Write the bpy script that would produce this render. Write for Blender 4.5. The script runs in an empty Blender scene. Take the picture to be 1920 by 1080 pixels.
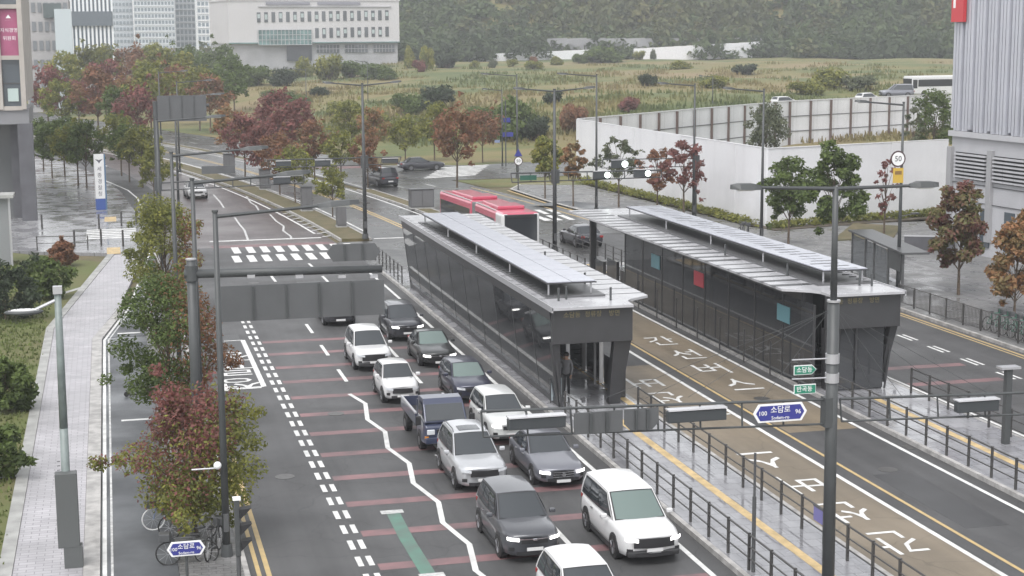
import bpy, bmesh, math, random
import numpy as np
from mathutils import Vector, Matrix
random.seed(7); rng = np.random.default_rng(11)
S = bpy.context.scene; COL = S.collection
# ---------------------------------------------------------------- camera
FPX, CX, CY, CAMH = 3000.0, 960.0, 540.0, 14.5
vpx, vpy, roll = 195.0, 70.0, 0.0060
_n = np.array([roll, 1.0]); _n /= np.hypot(*_n)
_d = np.dot(np.array([vpx-CX, vpy-CY]), _n); _p = math.atan(-_d/FPX)
_up = -(np.array([_n[0], _n[1], 0])*math.cos(_p) + np.array([0, 0, 1])*math.sin(_p))
_Y = np.array([vpx-CX, vpy-CY, FPX]); _Y /= np.linalg.norm(_Y)
RM = np.array([np.cross(_Y, _up), _Y, _up])          # survey: picture ray -> street axes (Y runs along the street)
def P(px, py, z=0.0):
    r = RM @ np.array([px-CX, py-CY, FPX]); t = (z-CAMH)/r[2]
    return Vector((r[0]*t, r[1]*t, z))
def PY(px, py, Y):
    r = RM @ np.array([px-CX, py-CY, FPX]); t = Y/r[1]
    return Vector((r[0]*t, Y, CAMH+r[2]*t))
cd = bpy.data.cameras.new('camera'); cam = bpy.data.objects.new('camera', cd); COL.objects.link(cam)
M = Matrix.Identity(4)
for i in range(3):
    M[i][0] = RM[i, 0]; M[i][1] = -RM[i, 1]; M[i][2] = -RM[i, 2]
M[2][3] = CAMH; cam.matrix_world = M
cd.sensor_width = 36; cd.lens = FPX/1920*36; cd.clip_start = 0.5; cd.clip_end = 6000
S.camera = cam
# ---------------------------------------------------------------- light
w = bpy.data.worlds.new('World'); S.world = w; w.use_nodes = True
nt = w.node_tree; bg = nt.nodes['Background']
sky = nt.nodes.new('ShaderNodeTexSky'); sky.sky_type = 'NISHITA'; sky.sun_disc = False
SUN_EL, SUN_AZ = 58, 215
sky.sun_elevation = math.radians(SUN_EL); sky.sun_rotation = math.radians(SUN_AZ)
sky.dust_density = 1.5; sky.air_density = 1.0; sky.ozone_density = 1.0
hs = nt.nodes.new('ShaderNodeHueSaturation'); hs.inputs['Saturation'].default_value = 0.10
nt.links.new(sky.outputs[0], hs.inputs['Color']); nt.links.new(hs.outputs[0], bg.inputs['Color'])
bg.inputs['Strength'].default_value = 0.15
sl = bpy.data.lights.new('sun', 'SUN'); sl.energy = 1.0; sl.angle = math.radians(35); sl.color = (1, .97, .93)
so = bpy.data.objects.new('sun', sl); COL.objects.link(so)
_az, _el = math.radians(SUN_AZ), math.radians(SUN_EL)
sd = Vector((math.sin(_az)*math.cos(_el), math.cos(_az)*math.cos(_el), math.sin(_el)))
so.rotation_euler = sd.to_track_quat('Z', 'Y').to_euler(); so.location = (0, 0, 200)
vs = S.view_settings; vs.view_transform = 'Standard'; vs.look = 'None'; vs.exposure = 1.12; vs.gamma = 1; vs.use_curve_mapping = False
S.render.engine = 'CYCLES'
# ---------------------------------------------------------------- materials
MT = {}
def mat(name, col, rough=.6, metal=0., var=.0, scale=4., col2=None, bump=0., bscale=None, rvar=0., emit=None, coat=0., spec=.5, coord='Object', island=0., detail=4, spread=.15):
    if name in MT: return MT[name]
    m = bpy.data.materials.new(name); m.use_nodes = True; MT[name] = m
    t = m.node_tree; N = t.nodes; L = t.links; b = N['Principled BSDF']
    b.inputs['Base Color'].default_value = (*col, 1); b.inputs['Roughness'].default_value = rough; b.inputs['Metallic'].default_value = metal
    b.inputs['Specular IOR Level'].default_value = spec
    if coat: b.inputs['Coat Weight'].default_value = coat; b.inputs['Coat Roughness'].default_value = .06
    if emit: b.inputs['Emission Color'].default_value = (*emit[:3], 1); b.inputs['Emission Strength'].default_value = emit[3]
    if var or col2 or bump or rvar or island:
        tc = N.new('ShaderNodeTexCoord'); nz = N.new('ShaderNodeTexNoise'); nz.inputs['Scale'].default_value = scale; nz.inputs['Detail'].default_value = detail
        L.new(tc.outputs[coord], nz.inputs['Vector'])
        if var or col2 or island:
            mx = N.new('ShaderNodeMix'); mx.data_type = 'RGBA'
            c2 = col2 or tuple(c*(1-var) for c in col); c1 = col if col2 else tuple(min(1, c*(1+var)) for c in col)
            mx.inputs[6].default_value = (*c1, 1); mx.inputs[7].default_value = (*c2, 1)
            mr = N.new('ShaderNodeMapRange'); mr.inputs[1].default_value = .5-spread; mr.inputs[2].default_value = .5+spread
            L.new(nz.outputs['Fac'], mr.inputs[0])
            if island:
                g = N.new('ShaderNodeNewGeometry'); a = N.new('ShaderNodeMath'); a.operation = 'MULTIPLY_ADD'; a.inputs[1].default_value = island; a.inputs[2].default_value = -island/2
                L.new(g.outputs['Random Per Island'], a.inputs[0]); ad = N.new('ShaderNodeMath'); ad.operation = 'ADD'; ad.use_clamp = True
                L.new(mr.outputs[0], ad.inputs[0]); L.new(a.outputs[0], ad.inputs[1]); L.new(ad.outputs[0], mx.inputs[0])
            else: L.new(mr.outputs[0], mx.inputs[0])
            L.new(mx.outputs[2], b.inputs['Base Color'])
        if rvar:
            r = N.new('ShaderNodeMapRange'); r.inputs[1].default_value = .35; r.inputs[2].default_value = .65; r.inputs[3].default_value = max(.02, rough-rvar); r.inputs[4].default_value = rough+rvar
            L.new(nz.outputs['Fac'], r.inputs[0]); L.new(r.outputs[0], b.inputs['Roughness'])
        if bump:
            n2 = N.new('ShaderNodeTexNoise'); n2.inputs['Scale'].default_value = bscale or scale*6; n2.inputs['Detail'].default_value = 6; L.new(tc.outputs[coord], n2.inputs['Vector'])
            bp = N.new('ShaderNodeBump'); bp.inputs['Strength'].default_value = bump; bp.inputs['Distance'].default_value = .02; L.new(n2.outputs['Fac'], bp.inputs['Height']); L.new(bp.outputs[0], b.inputs['Normal'])
    return m
def paving(name, c1, c2, sx, sy, rough, rot=0., wet=.2):
    """small interlocking pavers, too fine to pick apart from here"""
    m = bpy.data.materials.new(name); m.use_nodes = True; MT[name] = m
    t = m.node_tree; N = t.nodes; L = t.links; b = N['Principled BSDF']
    tc = N.new('ShaderNodeTexCoord'); mp = N.new('ShaderNodeMapping'); mp.inputs['Rotation'].default_value[2] = rot; L.new(tc.outputs['Object'], mp.inputs[0])
    br = N.new('ShaderNodeTexBrick'); br.inputs['Scale'].default_value = 1; br.inputs['Brick Width'].default_value = sx; br.inputs['Row Height'].default_value = sy
    br.inputs['Mortar Size'].default_value = .012; br.inputs['Color1'].default_value = (*c1, 1); br.inputs['Color2'].default_value = (*c2, 1); br.inputs['Mortar'].default_value = (*[c*.5 for c in c1], 1)
    L.new(mp.outputs[0], br.inputs['Vector'])
    nz = N.new('ShaderNodeTexNoise'); nz.inputs['Scale'].default_value = .55; nz.inputs['Detail'].default_value = 6; L.new(mp.outputs[0], nz.inputs['Vector'])
    mx = N.new('ShaderNodeMix'); mx.data_type = 'RGBA'; mx.blend_type = 'MULTIPLY'; mx.inputs[0].default_value = .7
    cr = N.new('ShaderNodeMapRange'); cr.inputs[1].default_value = .3; cr.inputs[2].default_value = .7; cr.inputs[3].default_value = .62; cr.inputs[4].default_value = 1.1; L.new(nz.outputs['Fac'], cr.inputs[0])
    L.new(br.outputs['Color'], mx.inputs[6]); L.new(cr.outputs[0], mx.inputs[7]); L.new(mx.outputs[2], b.inputs['Base Color'])
    r = N.new('ShaderNodeMapRange'); r.inputs[1].default_value = .4; r.inputs[2].default_value = .62; r.inputs[3].default_value = rough-wet; r.inputs[4].default_value = rough+wet; L.new(nz.outputs['Fac'], r.inputs[0]); L.new(r.outputs[0], b.inputs['Roughness'])
    bp = N.new('ShaderNodeBump'); bp.inputs['Strength'].default_value = .25; bp.inputs['Distance'].default_value = .01; L.new(br.outputs['Fac'], bp.inputs['Height']); bp.invert = True; L.new(bp.outputs[0], b.inputs['Normal'])
    return m
def glass(name, tint, alpha, rough=.03):
    m = bpy.data.materials.new(name); m.use_nodes = True; MT[name] = m
    t = m.node_tree; N = t.nodes; L = t.links; b = N['Principled BSDF']
    b.inputs['Base Color'].default_value = (*tint, 1); b.inputs['Roughness'].default_value = rough; b.inputs['Specular IOR Level'].default_value = .6
    tr = N.new('ShaderNodeBsdfTransparent'); tr.inputs[0].default_value = (.55, .57, .58, 1)
    mx = N.new('ShaderNodeMixShader'); mx.inputs[0].default_value = alpha
    L.new(tr.outputs[0], mx.inputs[1]); L.new(b.outputs[0], mx.inputs[2]); L.new(mx.outputs[0], N['Material Output'].inputs[0])
    return m
def tracks(m, amt=.16, rough=.09):
    t = m.node_tree; N = t.nodes; L = t.links; b = N['Principled BSDF']
    tc = N.new('ShaderNodeTexCoord'); mp = N.new('ShaderNodeMapping'); mp.inputs['Scale'].default_value = (1.1, .018, 1); L.new(tc.outputs['Object'], mp.inputs[0])
    nz = N.new('ShaderNodeTexNoise'); nz.inputs['Scale'].default_value = 1.; nz.inputs['Detail'].default_value = 5; nz.inputs['Roughness'].default_value = .6; L.new(mp.outputs[0], nz.inputs[0])
    mr = N.new('ShaderNodeMapRange'); mr.inputs[1].default_value = .35; mr.inputs[2].default_value = .65; mr.inputs[3].default_value = 1-amt; mr.inputs[4].default_value = 1+amt; L.new(nz.outputs['Fac'], mr.inputs[0])
    src = b.inputs['Base Color'].links[0].from_socket; mx = N.new('ShaderNodeMix'); mx.data_type = 'RGBA'; mx.blend_type = 'MULTIPLY'; mx.inputs[0].default_value = 1; L.new(src, mx.inputs[6]); L.new(mr.outputs[0], mx.inputs[7])
    vo = N.new('ShaderNodeTexVoronoi'); vo.inputs['Scale'].default_value = .35; vo.feature = 'DISTANCE_TO_EDGE'; n3 = N.new('ShaderNodeTexNoise'); n3.inputs['Scale'].default_value = .8; ad = N.new('ShaderNodeVectorMath'); ad.operation = 'MULTIPLY_ADD'; ad.inputs[1].default_value = (1.5, 1.5, 0); L.new(tc.outputs['Object'], n3.inputs[0]); L.new(n3.outputs['Color'], ad.inputs[0]); L.new(tc.outputs['Object'], ad.inputs[2]); L.new(ad.outputs[0], vo.inputs['Vector'])
    cr = N.new('ShaderNodeMapRange'); cr.inputs[1].default_value = .0; cr.inputs[2].default_value = .012; cr.inputs[3].default_value = .72; cr.inputs[4].default_value = 1.; L.new(vo.outputs['Distance'], cr.inputs[0])
    m2 = N.new('ShaderNodeMix'); m2.data_type = 'RGBA'; m2.blend_type = 'MULTIPLY'; m2.inputs[0].default_value = 1; L.new(mx.outputs[2], m2.inputs[6]); L.new(cr.outputs[0], m2.inputs[7]); L.new(m2.outputs[2], b.inputs['Base Color'])
    return m
asphalt = mat('wet_asphalt', (.069, .069, .0705), .52, spec=.28, var=.12, scale=.22, bump=.25, bscale=60, rvar=.07, detail=7)
asphalt2 = mat('worn_asphalt', (.066, .066, .066), .30, var=.12, scale=.25, bump=.2, bscale=60, rvar=.08, detail=7)
redasph = mat('red_tinted_asphalt', (.074, .058, .057), .36, var=.12, scale=.2, bump=.2, bscale=60, rvar=.08)
brownlane = mat('brown_bus_lane', (.215, .172, .12), .5, spec=.3, col2=(.135, .118, .095), scale=.16, bump=.2, bscale=60, rvar=.18, detail=7, spread=.22)
bikeasph = mat('bluish_asphalt', (.088, .093, .10), .45, spec=.35, var=.22, scale=.3, bump=.2, bscale=60, rvar=.15)
for _m in (asphalt, asphalt2, redasph, brownlane): tracks(_m)
wpaint = mat('white_road_paint', (.72, .72, .71), .5, col2=(.52, .52, .51), scale=2.2, spread=.16, detail=9)
wpaintw = mat('worn_white_road_paint', (.6, .6, .59), .5, col2=(.3, .3, .3), scale=6, spread=.2)
ypaint = mat('yellow_road_paint', (.5, .36, .16), .5, col2=(.4, .3, .15), scale=3)
rpaint = mat('red_road_paint', (.24, .125, .13), .5, col2=(.11, .075, .078), scale=1.1, spread=.2)
gpaint = mat('green_road_paint', (.085, .19, .145), .5, col2=(.09, .135, .115), scale=1.5)
concrete = mat('concrete', (.3, .3, .29), .6, var=.2, scale=1.5, bump=.1)
kerbm = mat('granite_kerb', (.34, .33, .32), .5, var=.25, scale=2.5)
walkp = paving('pale_pavers', (.43, .42, .44), (.36, .35, .37), .45, .22, .5, 0, .15)
islp = paving('wet_island_pavers', (.27, .27, .285), (.225, .225, .24), .6, .6, .2, 0, .16)
sidep = paving('grey_sidewalk_pavers', (.20, .197, .197), (.15, .15, .15), .4, .2, .42, .05, .22)
plazap = paving('plaza_pavers', (.27, .27, .28), (.22, .22, .23), .6, .6, .25, .1, .15)
tactile = mat('yellow_tactile', (.46, .34, .17), .5, var=.2, scale=3)
grass = mat('lawn', (.09, .115, .03), .9, col2=(.115, .105, .045), scale=.35, bump=.6, bscale=25, spread=.25)
medgrass = mat('median_grass', (.13, .105, .058), .9, col2=(.085, .08, .036), scale=.8, bump=.6, bscale=25)
soil = mat('planting_soil', (.075, .062, .045), .9, var=.3, scale=2, bump=.5)
steel = mat('grey_painted_steel', (.055, .059, .061), .5, var=.08, scale=2)
dsteel = mat('dark_painted_steel', (.07, .072, .075), .4)
railm = mat('charcoal_railing_steel', (.05, .048, .047), .35)
alum = mat('aluminium', (.5, .5, .52), .35, metal=.6)
white = mat('white_paint', (.78, .78, .78), .4)
black = mat('black_plastic', (.018, .018, .02), .45)
dgrey = mat('sign_back_grey', (.085, .088, .092), .45, var=.08, scale=1)
rubber = mat('tyre_rubber', (.02, .02, .02), .8)
bark = mat('bark', (.10, .075, .055), .9, var=.35, scale=8, bump=.5)
carglass = mat('car_glass', (.035, .04, .045), .04, spec=.8)
greenglass = mat('car_glass_green', (.12, .16, .15), .05, spec=.8)
lampon = mat('lit_headlight', (.8, .8, .8), .1, emit=(1, .98, .95, 2.2))
lampoff = mat('headlight_lens', (.55, .57, .6), .08, spec=.8)
# ---------------------------------------------------------------- mesh helpers
class MB:
    def __init__(s): s.v = []; s.f = []
    def add(s, vs, fs):
        o = len(s.v); s.v += [tuple(v) for v in vs]; s.f += [tuple(i+o for i in f) for f in fs]; return s
    def box(s, c, d, rz=0., M=None):
        x, y, z = d[0]/2, d[1]/2, d[2]/2; vs = [(a, b, e) for e in (-z, z) for a, b in ((-x, -y), (x, -y), (x, y), (-x, y))]
        ca, sa = math.cos(rz), math.sin(rz)
        vs = [(c[0]+a*ca-b*sa, c[1]+a*sa+b*ca, c[2]+e) for a, b, e in vs]
        return s.add(vs, [(3, 2, 1, 0), (4, 5, 6, 7), (0, 1, 5, 4), (1, 2, 6, 5), (2, 3, 7, 6), (3, 0, 4, 7)])
    def tube(s, p0, p1, r0, r1=None, n=10, cap=True):
        r1 = r0 if r1 is None else r1; p0 = Vector(p0); p1 = Vector(p1); d = (p1-p0).normalized()
        a = d.orthogonal().normalized(); b = d.cross(a); vs = []
        for p, r in ((p0, r0), (p1, r1)):
            for i in range(n):
                t = 2*math.pi*i/n; vs.append(p+(a*math.cos(t)+b*math.sin(t))*r)
        fs = [(i, (i+1) % n, n+(i+1) % n, n+i) for i in range(n)]
        if cap: fs += [tuple(range(n-1, -1, -1)), tuple(range(n, 2*n))]
        return s.add(vs, fs)
    def path(s, pts, rs, n=8):
        for i in range(len(pts)-1):
            s.tube(pts[i], pts[i+1], rs[i] if hasattr(rs, '__len__') else rs, rs[i+1] if hasattr(rs, '__len__') else rs, n)
        return s
    def prism(s, poly, z0, z1):
        n = len(poly); vs = [(p[0], p[1], z0) for p in poly]+[(p[0], p[1], z1) for p in poly]
        area = sum(poly[i][0]*poly[(i+1) % n][1]-poly[(i+1) % n][0]*poly[i][1] for i in range(n))
        up = list(range(n, 2*n)); dn = list(range(n-1, -1, -1)); sd = [(i, (i+1) % n, n+(i+1) % n, n+i) for i in range(n)]
        if area < 0: up = up[::-1]; dn = dn[::-1]; sd = [f[::-1] for f in sd]
        return s.add(vs, [tuple(up), tuple(dn)]+sd)
    def plate(s, poly, org, ux, uy, th):
        """2-D outline in a plane (ux, uy) extruded by th along ux x uy"""
        org = Vector(org); ux = Vector(ux).normalized(); uy = Vector(uy).normalized(); nz = ux.cross(uy); n = len(poly)
        vs = [org+ux*a+uy*b for a, b in poly]+[org+ux*a+uy*b+nz*th for a, b in poly]
        return s.add(vs, [tuple(range(n-1, -1, -1)), tuple(range(n, 2*n))]+[(i, (i+1) % n, n+(i+1) % n, n+i) for i in range(n)])
    def sheet(s, poly, z):
        n = len(poly); a = sum(poly[i][0]*poly[(i+1) % n][1]-poly[(i+1) % n][0]*poly[i][1] for i in range(n))
        idx = tuple(range(n)) if a > 0 else tuple(range(n-1, -1, -1)); return s.add([(p[0], p[1], z) for p in poly], [idx])
    def ball(s, c, r, nu=10, nv=6, sz=1.):
        vs = []; fs = []
        for j in range(nv+1):
            t = math.pi*j/nv
            for i in range(nu):
                a = 2*math.pi*i/nu; vs.append((c[0]+r*math.sin(t)*math.cos(a), c[1]+r*math.sin(t)*math.sin(a), c[2]+r*sz*math.cos(t)))
        for j in range(nv):
            for i in range(nu): fs.append((j*nu+i, (j+1)*nu+i, (j+1)*nu+(i+1) % nu, j*nu+(i+1) % nu))
        return s.add(vs, fs)
    def grid(s, fn, nu, nv, flip=False):
        o = len(s.v)
        for j in range(nv+1):
            for i in range(nu+1): s.v.append(tuple(fn(i/nu, j/nv)))
        for j in range(nv):
            for i in range(nu):
                q = (o+j*(nu+1)+i, o+j*(nu+1)+i+1, o+(j+1)*(nu+1)+i+1, o+(j+1)*(nu+1)+i); s.f.append(q[::-1] if flip else q)
        return s
    def mesh(s, name):
        m = bpy.data.meshes.new(name); m.from_pydata([tuple(v) for v in s.v], [], s.f); m.update(); return m
    def build(s, name, material, parent=None, smooth=False, bevel=0., loc=None, auto=False):
        o = bpy.data.objects.new(name, s.mesh(name)); COL.objects.link(o); o.data.materials.append(material)
        if parent: o.parent = parent
        if loc is not None: o.location = loc
        if smooth:
            for p in o.data.polygons: p.use_smooth = True
        if bevel:
            b = o.modifiers.new('bevel', 'BEVEL'); b.width = bevel; b.segments = 2; b.limit_method = 'ANGLE'
        return o
def tag(o, label, cat, group=None, kind=None):
    o['label'] = label; o['category'] = cat
    if group: o['group'] = group
    if kind: o['kind'] = kind
    return o
def struct(o): o['kind'] = 'structure'; return o
def stuff(o, label=None, cat=None):
    o['kind'] = 'stuff'
    if label: o['label'] = label
    if cat: o['category'] = cat
    return o
def thing(name, label, cat, loc=(0, 0, 0), rz=0., group=None):
    o = bpy.data.objects.new(name, None); COL.objects.link(o); o.location = loc; o.rotation_euler = (0, 0, rz); o.empty_display_size = .2
    return tag(o, label, cat, group)
def kids(o): return [c for c in COL.objects if c.parent == o]
def copy_tree(o, parent=None):
    c = o.copy(); COL.objects.link(c); c.parent = parent
    for ch in [x for x in o.children]: copy_tree(ch, c)
    return c
def text_mesh(body, size, name='lettering', ext=.0, stretch=1.):
    c = bpy.data.curves.new(name, 'FONT'); c.body = body; c.size = size; c.align_x = 'CENTER'; c.align_y = 'CENTER'; c.extrude = ext; c.resolution_u = 2
    o = bpy.data.objects.new(name, c); COL.objects.link(o)
    me = bpy.data.meshes.new_from_object(o.evaluated_get(bpy.context.evaluated_depsgraph_get())); bpy.data.objects.remove(o); bpy.data.curves.remove(c)
    if stretch != 1.:
        for v in me.vertices: v.co.y *= stretch
    return me
def lettering(body, size, material, parent, loc, ux=(1, 0, 0), uy=(0, 0, 1), name='lettering', stretch=1., bold=.0):
    me = text_mesh(body, size, name, .004, stretch); me.materials.clear(); me.materials.append(material)
    o = bpy.data.objects.new(name, me); COL.objects.link(o)
    ux = Vector(ux).normalized(); uy = Vector(uy).normalized(); nz = ux.cross(uy)
    R = Matrix((ux, uy, nz)).transposed().to_4x4(); R.translation = Vector(loc); o.matrix_local = R
    if parent: o.parent = parent
    return o
def bend(Y):
    """the avenue runs straight to Y = 90 and then swings left"""
    if Y <= 90: return 0.
    if Y <= 230: return -.0011*(Y-90)**2
    return -.0011*140**2-.308*(Y-230)
def strip_poly(x0, x1, y0, y1, step=6.):
    n = max(1, int(math.ceil((y1-y0)/step))) if y1 > 90 else 1
    ys = [y0+(y1-y0)*i/n for i in range(n+1)]
    f0 = x0 if callable(x0) else (lambda y: x0); f1 = x1 if callable(x1) else (lambda y: x1)
    return ys, f0, f1
def strip(name, x0, x1, y0, y1, z, material, parent=None, thick=0.):
    ys, f0, f1 = strip_poly(x0, x1, y0, y1); b = MB()
    L = [(f0(y)+bend(y), y) for y in ys]; Rr = [(f1(y)+bend(y), y) for y in ys]
    if thick: 
        for i in range(len(ys)-1): b.prism([L[i], Rr[i], Rr[i+1], L[i+1]], z-thick, z)
    else:
        for i in range(len(ys)-1): b.sheet([L[i], Rr[i], Rr[i+1], L[i+1]], z)
    o = b.build(name, material, parent); return o if parent else struct(o)
def polyline(name, pts, wd, z, material):
    """painted line with mitred joints through ground points"""
    b = MB(); n = len(pts); L = []; R = []
    for i in range(n):
        a = Vector(pts[max(0, i-1)][:2]); c = Vector(pts[min(n-1, i+1)][:2]); d = (c-a).normalized(); nn = Vector((-d.y, d.x))
        p = Vector(pts[i][:2]); L.append(p+nn*wd/2); R.append(p-nn*wd/2)
    for i in range(n-1): b.sheet([L[i], R[i], R[i+1], L[i+1]], z)
    return struct(b.build(name, material))
# ================================================================ SETTING
def sheet(name, poly, z, material): return struct(MB().sheet(poly, z).build(name, material))
def slab(name, poly, z0, z1, material): return struct(MB().prism(poly, z0, z1).build(name, material))
sheet('ground', [(-900, -60), (1500, -60), (1500, 2200), (-900, 2200)], -.06, medgrass)
# carriageways
strip('road', 3.2, 16.0, 5, 112, 0, asphalt)
strip('road', 3.2, 15.9, 112, 520, 0, redasph)
strip('busway', 19.85, 27.2, 5, 98, 0, asphalt)
strip('busway', 18.6, 26.6, 98, 520, 0, asphalt2)
strip('road', 31.2, 40.1, 5, 112, 0, asphalt)
strip('road', 27.6, 38.6, 112, 520, 0, asphalt2)
strip('crossing_pavement', 15.98, 19.84, 97, 112.5, .004, asphalt2)
strip('crossing_pavement', 26.9, 31.4, 97, 118, .004, asphalt2)
# side street leaving to the right beyond the construction fence
sheet('side_street', [(31+bend(158), 158), (44, 159), (200, 240), (200, 256), (40, 176), (30+bend(180), 182)], .008, asphalt2)
# coloured lanes
strip('brown_bus_lane', 20.05, 22.85, 5, 66, .004, brownlane)
strip('brown_bus_lane', 23.75, 26.5, 53, 96, .004, brownlane)
for y0, y1 in ((0, 36),):
    pass
for k in range(14):
    y = 39.0+3.085*(k-1)
    strip('red_speed_stripe', 6.72, 15.25, y-.28, y+.28, .004, rpaint)
for y in (59.2, 62.4): strip('red_speed_stripe', 31.9, 36.2, y-.3, y+.3, .004, rpaint)
strip('red_speed_stripe', 7.2, 15.7, 111.6, 113.0, .005, rpaint)
strip('red_speed_stripe', 27.9, 37, 176, 179, .012, rpaint)
# green guide line in the empty lane
polyline('green_guide_line', [P(737, 962), P(762, 1010), P(803, 1076), P(830, 1120)], .42, .006, gpaint)
for p in ((735, 960), (810, 1079)):
    q = P(*p); struct(MB().box((q.x, q.y, .008), (.7, .35, .004)).build('guide_line_end', wpaintw))
# lines
for x, y0, y1, m_, wd in ((15.36, 5, 97, wpaint, .16), (22.93, 5, 97, wpaint, .17), (23.6, 5, 97, ypaint, .13), (26.62, 5, 97, wpaint, .16),
                          (39.75, 5, 110, ypaint, .14), (39.45, 5, 110, ypaint, .1), (3.72, 5, 62, ypaint, .14), (3.46, 5, 62, ypaint, .12), (31.75, 5, 97, wpaint, .14)):
    strip('lane_line', x-wd/2, x+wd/2, y0, y1, .008, m_)
for x, y0, y1, m_ in ((15.4, 118, 330, wpaint), (22.4, 113, 330, ypaint), (22.75, 113, 330, ypaint), (19.2, 118, 330, wpaint), (26.1, 118, 330, wpaint), (28.1, 126, 330, wpaint), (37.6, 112, 150, ypaint)):
    strip('lane_line', x-.09, x+.09, y0, y1, .008, m_)
def dashes(name, x, y0, y1, ln, gap, wd, m_):
    b = MB(); y = y0
    while y < y1:
        b.sheet([(x-wd/2+bend(y), y), (x+wd/2+bend(y), y), (x+wd/2+bend(y+ln), y+ln), (x-wd/2+bend(y+ln), y+ln)], .008); y += ln+gap
    return struct(b.build(name, m_))
for dx in (-.15, .15):
    dashes('short_dash_line', 6.42+dx, 33.2, 84, .85, .66, .16, wpaint)
    dashes('short_dash_line', 36.85+dx, 50, 96, 1.5, 1.5, .13, wpaint)
dashes('lane_dash_line', 9.35, 66.2, 100, 2.6, 3.2, .16, wpaint); dashes('lane_dash_line', 12.35, 36, 100, 2.6, 3.2, .16, wpaint)
dashes('lane_dash_line', 31.6, 120, 320, 3, 5, .15, wpaint); dashes('lane_dash_line', 34.8, 120, 320, 3, 5, .15, wpaint)
polyline('zigzag_line', [P(*q) for q in ((655, 739), (685, 757), (689, 787), (722, 810), (727, 840), (767, 869), (775, 906), (822, 942), (830, 980), (880, 1021), (892, 1070), (945, 1112))], .17, .010, wpaint)
for z in ([(440, 408), (450, 422), (458, 431), (465, 450)], [(506, 402), (518, 415), (532, 424), (531, 433), (545, 443), (546, 447)], [(400, 365), (412, 378), (420, 390)], [(462, 368), (470, 380), (480, 386), (486, 396)]):
    polyline('zigzag_line', [P(*q) for q in z], .16, .010, wpaintw)
strip('stop_line', 7.4, 15.4, 115.3, 115.75, .009, wpaint); strip('stop_line', 18.9, 22.4, 113.6, 114.0, .009, wpaint)
strip('stop_line', 20.1, 22.8, 56.3, 56.45, .009, wpaint)
# pedestrian crossing of square blocks
b = MB()
for k in range(9):
    x = 7.6+k*.98
    for r, y in enumerate((104.2, 108.6)):
        b.sheet([(x+r*.3, y), (x+.5+r*.3, y), (x+.5+r*.3, y+3.2), (x+r*.3, y+3.2)], .008)
struct(b.build('zebra_crossing', wpaint))
b = MB()
for k in range(9):
    x = 28.2+k*1.02+bend(124)
    b.sheet([(x, 121), (x+.5, 121), (x+.5, 124.6), (x, 124.6)], .012); b.sheet([(x+.2, 125.6), (x+.7, 125.6), (x+.7, 129), (x+.2, 129)], .012)
struct(b.build('zebra_crossing', wpaint))
b = MB()
for k in range(8):
    y = 163.5+k*1.7; x = 37.3+k*.6
    b.sheet([(x-6, y-2.4), (x, y), (x, y+.8), (x-6, y-1.6)], .016)
struct(b.build('zebra_crossing', wpaint))
b = MB()
for k in range(6): b.sheet([(-1.9, 118.2+k*1.05), (1.7, 118.2+k*1.05), (1.7, 118.75+k*1.05), (-1.9, 118.75+k*1.05)], .172)
struct(b.build('zebra_crossing', wpaint))
b = MB()   # hatched nose of the planted strip
for k in range(9):
    y = 115.8+k*2.0; b.sheet([(15.55+bend(y), y), (15.55+bend(y), y+.35), (16.8+bend(y)-k*.08, y+1.2), (16.8+bend(y)-k*.08, y+.85)], .009)
struct(b.build('hatch_marking', wpaintw))
# bus stop box with its lettering
polyline('bus_bay_line', [P(495, 725), P(455, 638)], .22, .010, wpaint)
polyline('bus_bay_line', [P(495, 725), P(430, 729)], .13, .011, wpaint); polyline('bus_bay_line', [P(455, 638), P(420, 640)], .13, .011, wpaint)
def road_text(ch, q, wd, ht, flip=False):
    me = text_mesh(ch, 1., 'road_lettering'); me.materials.clear(); me.materials.append(wpaint)
    xs = [v.co.x for v in me.vertices]; ys = [v.co.y for v in me.vertices]; cx, cy = (max(xs)+min(xs))/2, (max(ys)+min(ys))/2; ww, hh = max(xs)-min(xs), max(ys)-min(ys); s = -1 if flip else 1
    for v in me.vertices: v.co = ((v.co.x-cx)/ww*wd*s, (v.co.y-cy)/hh*ht*s, .012)
    o = bpy.data.objects.new('road_lettering', me); COL.objects.link(o); o.location = (q[0], q[1], 0); return struct(o)
for ch, q in (('간', (25.2, 71.2)), ('선', (25.2, 67.8)), ('버', (25.15, 64.5)), ('스', (25.2, 61.2))): road_text(ch, q, 1.3, 2.1)
for ch, q in (('간', (21.5, 40.3)), ('선', (21.5, 43.4)), ('버', (21.45, 46.6)), ('스', (21.4, 49.7)), ('선', (21.45, 59.6)), ('버', (21.45, 62.6))): road_text(ch, q, 1.3, 2.05, True)
for ch, q in (('정', (5.0, 66.9)), ('류', (5.0, 69.9)), ('장', (5.0, 72.9))): road_text(ch, q, 1.6, 2.4, True)
# arrows under the queue
for q in ((10.9, 52.6), (14.1, 53.6)):
    struct(MB().sheet([(q[0]-.1, q[1]+2.2), (q[0]+.1, q[1]+2.2), (q[0]+.1, q[1]+.8), (q[0]+.35, q[1]+.8), (q[0], q[1]), (q[0]-.35, q[1]+.8), (q[0]-.1, q[1]+.8)], .009).build('lane_arrow', wpaint))
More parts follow.
